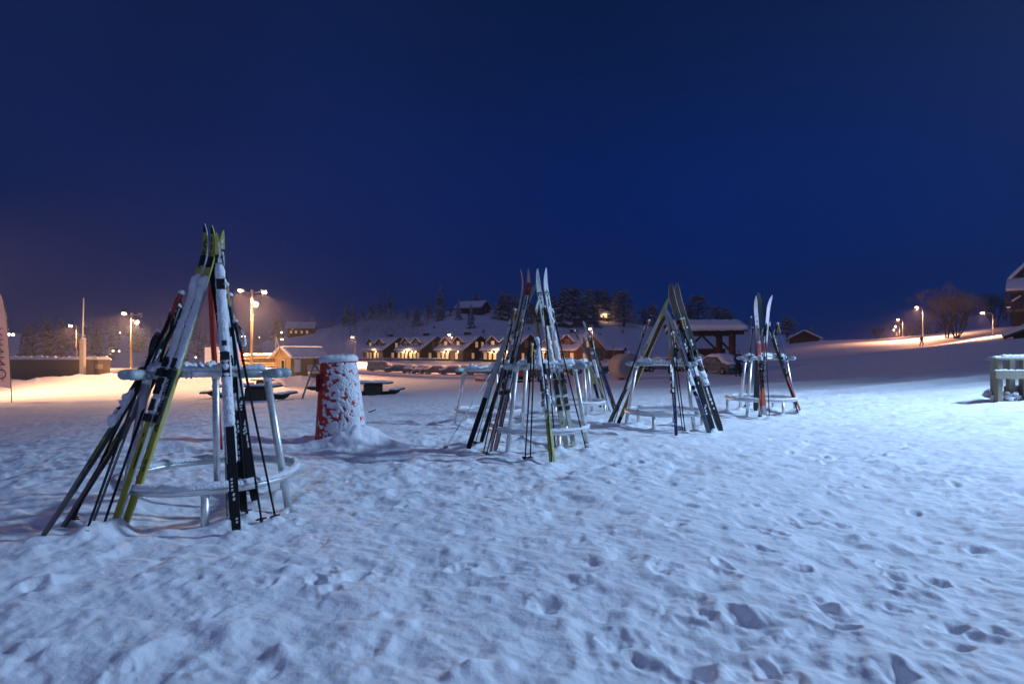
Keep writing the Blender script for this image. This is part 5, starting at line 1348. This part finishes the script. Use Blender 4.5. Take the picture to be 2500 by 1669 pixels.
# ------------------------------------------------------------------ trees
def spruce_meshes(seed, wide=.20, bare=.06, layers=24, frost=.8, droop=.55):
    r_ = random.Random(seed); m = MB()
    for k in range(layers):
        t = bare + (1 - bare) * (k / layers) ** .92; rad = wide * (1 - t) ** .66 * r_.uniform(.62, 1.18) + .012
        nb = max(4, int(11 * (1 - t) + 4))
        for b in range(nb):
            a = 2 * math.pi * (b + r_.random()) / nb; ln = rad * r_.uniform(.65, 1.15); ca, sa = math.cos(a), math.sin(a)
            z0 = t + r_.uniform(-.012, .012); dz = -ln * droop * r_.uniform(.6, 1.3); w = ln * .30
            q = lambda u, v, z: (ca * u - sa * v, sa * u + ca * v, z)
            up_ = .010 + .01 * r_.random()
            m.add([q(0, -w * .3, z0), q(ln * .55, -w, z0 + dz * .35), q(ln, 0, z0 + dz), q(ln * .55, w, z0 + dz * .35), q(0, w * .3, z0)], [(0, 1, 2, 3, 4)], 0)
            if r_.random() < frost + .25: m.add([q(ln * .2, -w * .5, z0 + up_), q(ln * .6, -w * .8, z0 + dz * .35 + up_), q(ln * 1.02, 0, z0 + dz * .95 + up_), q(ln * .6, w * .8, z0 + dz * .35 + up_), q(ln * .2, w * .5, z0 + up_)], [(0, 1, 2, 3, 4)], 1)
            for e in range(2):
                u = ln * r_.uniform(.35, .9); v = r_.choice((-1, 1)) * w * r_.uniform(.6, 1.5); zz = z0 + dz * u / ln
                m.add([q(u, 0, zz), q(u + ln * .16, v, zz - ln * .22), q(u - ln * .05, v * 1.1, zz - ln * .30)], [(0, 1, 2)], 1 if r_.random() < frost * .6 else 0)
    crown = m.mesh('spruce_crown', [NEEDLE, FROSTED])
    m = MB(); m.path([(0, 0, -.06), (0, 0, .5), (0, 0, .99)], [.020, .013, .003], 7); return crown, m.mesh('spruce_trunk', BARK)
def pine_meshes(seed, frost=.82):
    r_ = random.Random(seed); m = MB(); limbs = MB(); limbs.path([(0, 0, -.06), (.008, 0, .45), (-.005, .005, .95)], [.022, .015, .005], 7)
    for k in range(58):
        t = r_.uniform(.20, .98); a = r_.uniform(0, 6.283); rr_ = .20 * math.sin(min(1, (1 - t) * 1.5 + .12) * 1.5) * r_.uniform(.35, 1.05)
        c = Vector((math.cos(a) * rr_, math.sin(a) * rr_, t)); limbs.tube((0, 0, t - .05), c, .006, .002, n=4)
        cr = r_.uniform(.05, .095)
        for b in range(24):
            v = Vector((r_.gauss(0, 1), r_.gauss(0, 1), r_.gauss(0, .55))); v = v.normalized() * cr * r_.uniform(.3, 1.1); p = c + v
            s1 = r_.uniform(.014, .034); tilt = r_.uniform(0, 6.28); dx = Vector((math.cos(tilt), math.sin(tilt), r_.uniform(-.5, .1))) * s1; dy = Vector((-math.sin(tilt), math.cos(tilt), r_.uniform(-.5, .2))) * s1 * .8
            m.add([p - dx, p - dy, p + dx, p + dy], [(0, 1, 2, 3)], 1 if r_.random() < (frost if v.z > -.01 else frost * .45) else 0)
    return m.mesh('pine_crown', [NEEDLE, FROSTED]), limbs.mesh('pine_trunk', BARK)
SPR = [spruce_meshes(i, .17 + .02 * (i % 3), .05 + .03 * (i % 2)) for i in range(5)]
PIN = [pine_meshes(i + 20) for i in range(4)]
def tree(kind, label, base, h, rz, k, group, wide=1.0):
    meshes = (SPR if kind == 'spruce_tree' else PIN)[k]
    root = thing(kind, label, 'tree', base, rz, group, (h * wide, h * wide, h)); inst('crown', meshes[0], root); inst('trunk', meshes[1], root); return root
TREES = [ # px, base, top, kind, width, label
 (676, 826, 753, 's', 1.25, 'tall hazy spruce left of the red chalet'), (764, 802, 774, 'p', 1.0, 'small tree right of the red chalet'), (807, 800, 775, 'p', 1.0, 'low bushy tree on the hill edge right of the chalet'),
 (847, 794, 739, 's', 1.3, 'slim frosted spruce leftmost above the row houses'), (863, 800, 742, 's', 1.1, 'slender spruce beside the leftmost one above the row houses'), (906, 781, 732, 's', 1.3, 'left one of three stepped spruces on the hill'),
 (928, 779, 727, 's', 1.4, 'middle one of three stepped spruces on the hill'), (949, 779, 711, 's', 1.1, 'tallest of three stepped spruces on the hill'), (968, 778, 755, 'p', 1.3, 'low bush right of the three stepped spruces'),
 (1018, 796, 744, 's', 1.5, 'bushy spruce in the hollow of the hill'), (1075, 775, 692, 's', 1.15, 'tallest spruce left of the log cabin'), (1074, 784, 748, 's', 1.5, 'small spruce at the foot of the tallest one'),
 (1046, 781, 738, 'p', 1.0, 'faint tree just left of the tallest spruce'), (1119, 780, 727, 's', 1.0, 'spruce before the left end of the log cabin'), (1150, 799, 739, 's', 1.0, 'spruce standing in front of the log cabin'), (1140, 753, 726, 'p', 1.2, 'tree behind the log cabin roof, left'),
 (1163, 753, 716, 'p', 1.3, 'tree behind the log cabin roof, right'), (1226, 778, 707, 's', 1.6, 'broad frosted spruce right of the log cabin'), (1243, 780, 716, 'p', 1.3, 'frosted pine next to the broad spruce right of the cabin'), (1262, 772, 719, 's', 1.1, 'spruce behind the left ski tips of the middle rack'),
 (1298, 782, 740, 'p', 1.4, 'pine seen between the ski tips of the middle rack'), (1322, 785, 722, 's', 1.6, 'spruce behind the white skis of the middle rack'), (1351, 784, 712, 's', 1.3, 'dim spruce right of the white ski tips'), (1378, 795, 692, 's', 1.7, 'tallest broad spruce of the hilltop wood'),
 (1402, 795, 704, 'p', 1.4, 'frosted pine right of the tallest broad spruce'), (1434, 792, 699, 's', 1.5, 'spruce left above the lit cabin'), (1457, 778, 706, 'p', 1.5, 'pine directly behind the lit cabin'), (1477, 776, 698, 's', 1.3, 'tall spruce right behind the lit cabin'),
 (1504, 782, 702, 's', 1.6, 'broad spruce right of the lit cabin'), (1523, 796, 712, 'p', 1.3, 'pine with a bare trunk right of the lit cabin'), (1540, 786, 748, 'p', 1.2, 'low pine at the right end of the hilltop wood'),
 (1572, 792, 752, 'p', 1.4, 'small pine left of the lone spruce behind the third rack'), (1594, 793, 732, 's', 1.5, 'lone spruce behind the third rack'), (1683, 797, 739, 'p', 1.2, 'left flank pine of the big clump above the shelter'), (1705, 800, 721, 'p', 1.6, 'big rounded pine above the shelter'),
 (1751, 800, 747, 'p', 1.5, 'pine right of the big rounded one above the shelter'), (1771, 802, 752, 'p', 1.5, 'pine above the right end of the shelter roof'), (1786, 804, 769, 'p', 1.4, 'lowest pine at the right end of the shelter roof'),
 (1922, 826, 771, 'p', 1.6, 'rounded dark pine behind the far right rack'), (1981, 832, 790, 's', 1.2, 'narrow spruce at the right end of the barn'),
 (1290, 790, 745, 's', 1.2, 'small spruce low on the hill behind the ski tips'), (1650, 800, 752, 'p', 1.1, 'faint pine left of the clump above the shelter'),
 (995, 780, 757, 'p', 1.4, 'low shrub on the crest right of the stepped spruces'), (1100, 772, 750, 'p', 1.2, 'dark shrub at the left end of the log cabin'), (885, 784, 757, 'p', 1.2, 'low tree between the slim spruces and the stepped ones')]
r_ = random.Random(31)
for i, (px, pb, pt, kd, wd, lab) in enumerate(TREES):
    if 460 < px < 2000 and px < 1880: b = hill_at(px, pb)
    else: b = W(px, pb, 150)
    h = (pb - pt) * b.y / F + .4; b.z -= .4
    tree('spruce_tree' if kd == 's' else 'pine_tree', lab, b, h, r_.uniform(0, 6), r_.randrange(5 if kd == 's' else 4), 'frosted trees on the hill', wd * (1.32 if px > 1200 else 1.15))
# scrub on the slope: small dark bushes
for i, (px, pb, lab) in enumerate([(1060, 802, 'small dark bush on the bare hillside left of the middle rack'), (1290, 806, 'small dark bush on the hillside between the ski tips'), (1520, 812, 'low bush on the slope right of the street lamp'), (1180, 812, 'tiny bush above the chimneys'), (1465, 820, 'low bush behind the roof of the red end house')]):
    b = hill_at(px, pb); tree('pine_tree', lab, b + Vector((0, 0, -.8)), 2.2, i, i % 4, 'bushes on the hillside', 1.6)
# frosted scrub and thicket along the crest: one mass
def scrub():
    r_ = random.Random(12); m = MB()
    for i in range(900):
        px = r_.triangular(790, 1090, 960) if i < 640 else r_.uniform(1200, 1560); c = crest(px); t = 1 - abs(r_.gauss(0, .36 if i < 640 else .12)); t = max(.15, t)
        b = hill_at(px, 874 + (c - 874) * t); h = r_.uniform(1.4, 5.6) if i < 640 else r_.uniform(2, 5.5)
        m.tube(b - Vector((0, 0, .5)), b + Vector((0, 0, h * .6)), .06, .02, n=3)
        for k in range(26):
            v = Vector((r_.gauss(0, .32) * h * .8, r_.gauss(0, .32) * h * .8, r_.uniform(.15, 1.0) * h)); v.x *= 1.25 - v.z / h * .8; s1 = r_.uniform(.10, .32)
            p = b + v; dx = Vector((r_.gauss(0, 1), r_.gauss(0, 1), r_.gauss(0, 1))).normalized() * s1; dy = Vector((r_.gauss(0, 1), r_.gauss(0, 1), r_.gauss(0, 1))).normalized() * s1 * .5
            m.add([p - dx, p - dy, p + dx, p + dy], [(0, 1, 2, 3)], 1 if r_.random() < .6 else 0)
    o = m.build('hill_scrub', [NEEDLE, FROSTED], None); tag(o, 'hazy frosted scrub along the crest of the hill', 'scrub', None, 'stuff')
scrub()
# far-off dark wood at the left: one mass
def far_wood():
    r_ = random.Random(5); m = MB()
    for i in range(150):
        px = r_.uniform(-420, 690); rowt = r_.random(); c = float(np.interp(px, *LEFT_C)); pb = 884 + (c - 884) * (rowt ** .8); d = 150 + 90 * rowt
        b = W(px, pb, d); h = r_.uniform(6, 10.5) * (1.0 if px < 520 else .6); k = r_.randrange(5); seed = i
        nl = 10
        for l in range(nl):
            t = .05 + .95 * l / nl; rad = h * .20 * (1 - t) ** .8 + .1
            for q in range(7):
                a = r_.uniform(0, 6.28); ln = rad * r_.uniform(.6, 1.15); ca, sa = math.cos(a), math.sin(a); z = b.z + h * t; w = ln * .4
                m.add([(b.x, b.y, z), (b.x + ca * ln * .6 - sa * w, b.y + sa * ln * .6 + ca * w, z - ln * .25), (b.x + ca * ln, b.y + sa * ln, z - ln * .6), (b.x + ca * ln * .6 + sa * w, b.y + sa * ln * .6 - ca * w, z - ln * .25)], [(0, 1, 2, 3)], 1 if r_.random() < .35 else 0)
        m.tube((b.x, b.y, b.z - .5), (b.x, b.y, b.z + h), .18, .03, n=5, mi=0)
    o = m.build('distant_wood', [NEEDLE, FROSTED], None); tag(o, 'far-off dark conifer wood fading into snowy air at the left', 'wood', None, 'stuff')
far_wood()
for i, (px, pb, pt, lab) in enumerate([(112, 868, 764, 'large frosted spruce standing out of the far wood behind the fence'), (150, 868, 772, 'spruce right of the large frosted one behind the fence'), (70, 868, 782, 'spruce left of the large frosted one behind the fence'), (235, 872, 786, 'dim spruce between the mast and the second lamp pole')]):
    b = W(px, pb, 140); tree('spruce_tree', lab, b, (pb - pt) * 140 / F, i, i, 'spruces at the edge of the far wood', 1.5)
# bare frosted tree on the right slope
def bare_tree(name, label, base, h, spread, seed, stems, m1, depth=6, group=None):
    r_ = random.Random(seed); wood = MB(); twig = MB(); stack = []
    for k in range(stems):
        a = 2 * math.pi * k / stems + r_.uniform(-.4, .4); t = r_.uniform(.10, spread)
        stack.append((Vector((math.cos(a) * .2, math.sin(a) * .2, -.2)), Vector((math.cos(a) * t, math.sin(a) * t, 1)).normalized(), h * r_.uniform(.26, .36), .075 * h / 7, 0))
    nseg = 0
    while stack and nseg < 16000:
        p, d, ln, r, dep = stack.pop(); nseg += 1
        q = p + d * ln
        if dep <= 2: wood.tube(p, q, r, r * .65, n=5)
        else: 
            sd = d.orthogonal().normalized() * max(r, .010); s2 = d.cross(sd).normalized() * max(r, .010)
            twig.add([p + sd, p - sd * .5 + s2 * .86, p - sd * .5 - s2 * .86, q], [(0, 1, 3), (1, 2, 3), (2, 0, 3)])
        if dep < depth:
            for b in range(3 if dep < 4 else (3 if r_.random() < .6 else 2)):
                nd = (d + Vector((r_.gauss(0, .42), r_.gauss(0, .42), r_.gauss(.10, .28)))).normalized()
                stack.append((p + d * ln * r_.uniform(.55, 1.0), nd, ln * r_.uniform(.58, .80), r * .6, dep + 1))
    root = thing(name, label, 'tree', base, 0, group); wood.build('trunk', BARK, root); twig.build('crown', m1, root); return root
b = W(2335, 824, 92); bare_tree('birch_tree', 'wide bare frosted birch on the right slope, orange in the lamp light', b, 10.4, .85, 4, 10, BIRCH, 7)
b = W(2312, 822, 96); bare_tree('birch_tree', 'slimmer bare birch at the left of the wide frosted one', b, 9.6, .4, 9, 4, BIRCH, 6)
b = W(2430, 800, 118); bare_tree('bare_tree', 'dark leafless tree between the frosted birch and the chalet', b, 9.2, .7, 14, 8, BARK, 6)
for px, pb, h, lab in [(2140, 830, 5.0, 'low dark thicket behind the far street lamps'), (2215, 832, 7.0, 'dark thicket left of the tallest arched lamp'), (2275, 826, 7.5, 'dark tree between the tallest arched lamp and the birch')]:
    bare_tree('thicket', lab, W(px, pb, 190), h * 1.3, .9, px, 7, BARK, 5, 'thickets behind the hill road')

# ------------------------------------------------------------------ far lights of houses in the wood
for px, py, d, r, lab in [(21, 816, 150, .34, 'left one of two white lights beside the flag'), (32, 817, 150, .32, 'right one of two white lights beside the flag'), (101, 847, 150, .16, 'small white light over the fence, left'), (113, 846, 150, .22, 'upright white light over the fence'),
   (276, 856, 150, .20, 'warm light left of the second lamp pole'), (291, 857, 150, .16, 'white light just left of the second lamp pole'), (293, 812, 170, .12, 'faint light high in the wood left of the second pole'), (478, 872, 150, .18, 'small warm light by the white boards'),
   (590, 821, 230, .14, 'tiny light left of the tall lamp pole'), (598, 821, 230, .14, 'tiny light close to the tall lamp pole'), (633, 823, 230, .12, 'tiny light right of the tall lamp pole')]:
    root = thing('distant_light', lab, 'light', W(px, py, d), 0, 'far house lights in the wood'); m = MB(); m.blob((0, 0, 0), (r, r, r), amp=0, nu=8, nv=5); m.build('bulb', BULB, root, True)

# ------------------------------------------------------------------ falling snow and hazy air
def falling_snow():
    r_ = random.Random(77); m = MB()
    for i in range(3600):
        d = 20.0 * (95 / 20.0) ** r_.random(); x = r_.uniform(-1.0, 1.0) * d; z = r_.uniform(.2, min(16, 1 + d * .62)); s = r_.uniform(.0020, .0036) * (1 + d * .04)
        c = Vector((x, d, z)); e = [c + Vector(v) * s for v in ((1, 0, 0), (-1, 0, 0), (0, 1, 0), (0, -1, 0), (0, 0, 1.5), (0, 0, -1.5))]
        m.add(e, [(0, 2, 4), (2, 1, 4), (1, 3, 4), (3, 0, 4), (2, 0, 5), (1, 2, 5), (3, 1, 5), (0, 3, 5)])
    o = m.build('falling_snow', SNOW_FAR, None); tag(o, 'fine snowflakes drifting down through the night air', 'snowfall', None, 'stuff')
falling_snow()
def haze():
    m = MB(); m.box((0, 0, 18.5), (1600, 1600, 57)); 
    mt = bpy.data.materials.new('hazy_air'); mt.use_nodes = True; nt = mt.node_tree; nt.nodes.clear()
    o_ = nt.nodes.new('ShaderNodeOutputMaterial'); v = nt.nodes.new('ShaderNodeVolumePrincipled')
    v.inputs['Color'].default_value = (.86, .89, .95, 1); v.inputs['Density'].default_value = HAZE; v.inputs['Anisotropy'].default_value = .45
    nt.links.new(v.outputs[0], o_.inputs['Volume'])
    o = m.build('haze', mt, None); tag(o, 'thin snowy haze filling the night air', 'haze', None, 'stuff')
HAZE = 0.00062
haze()
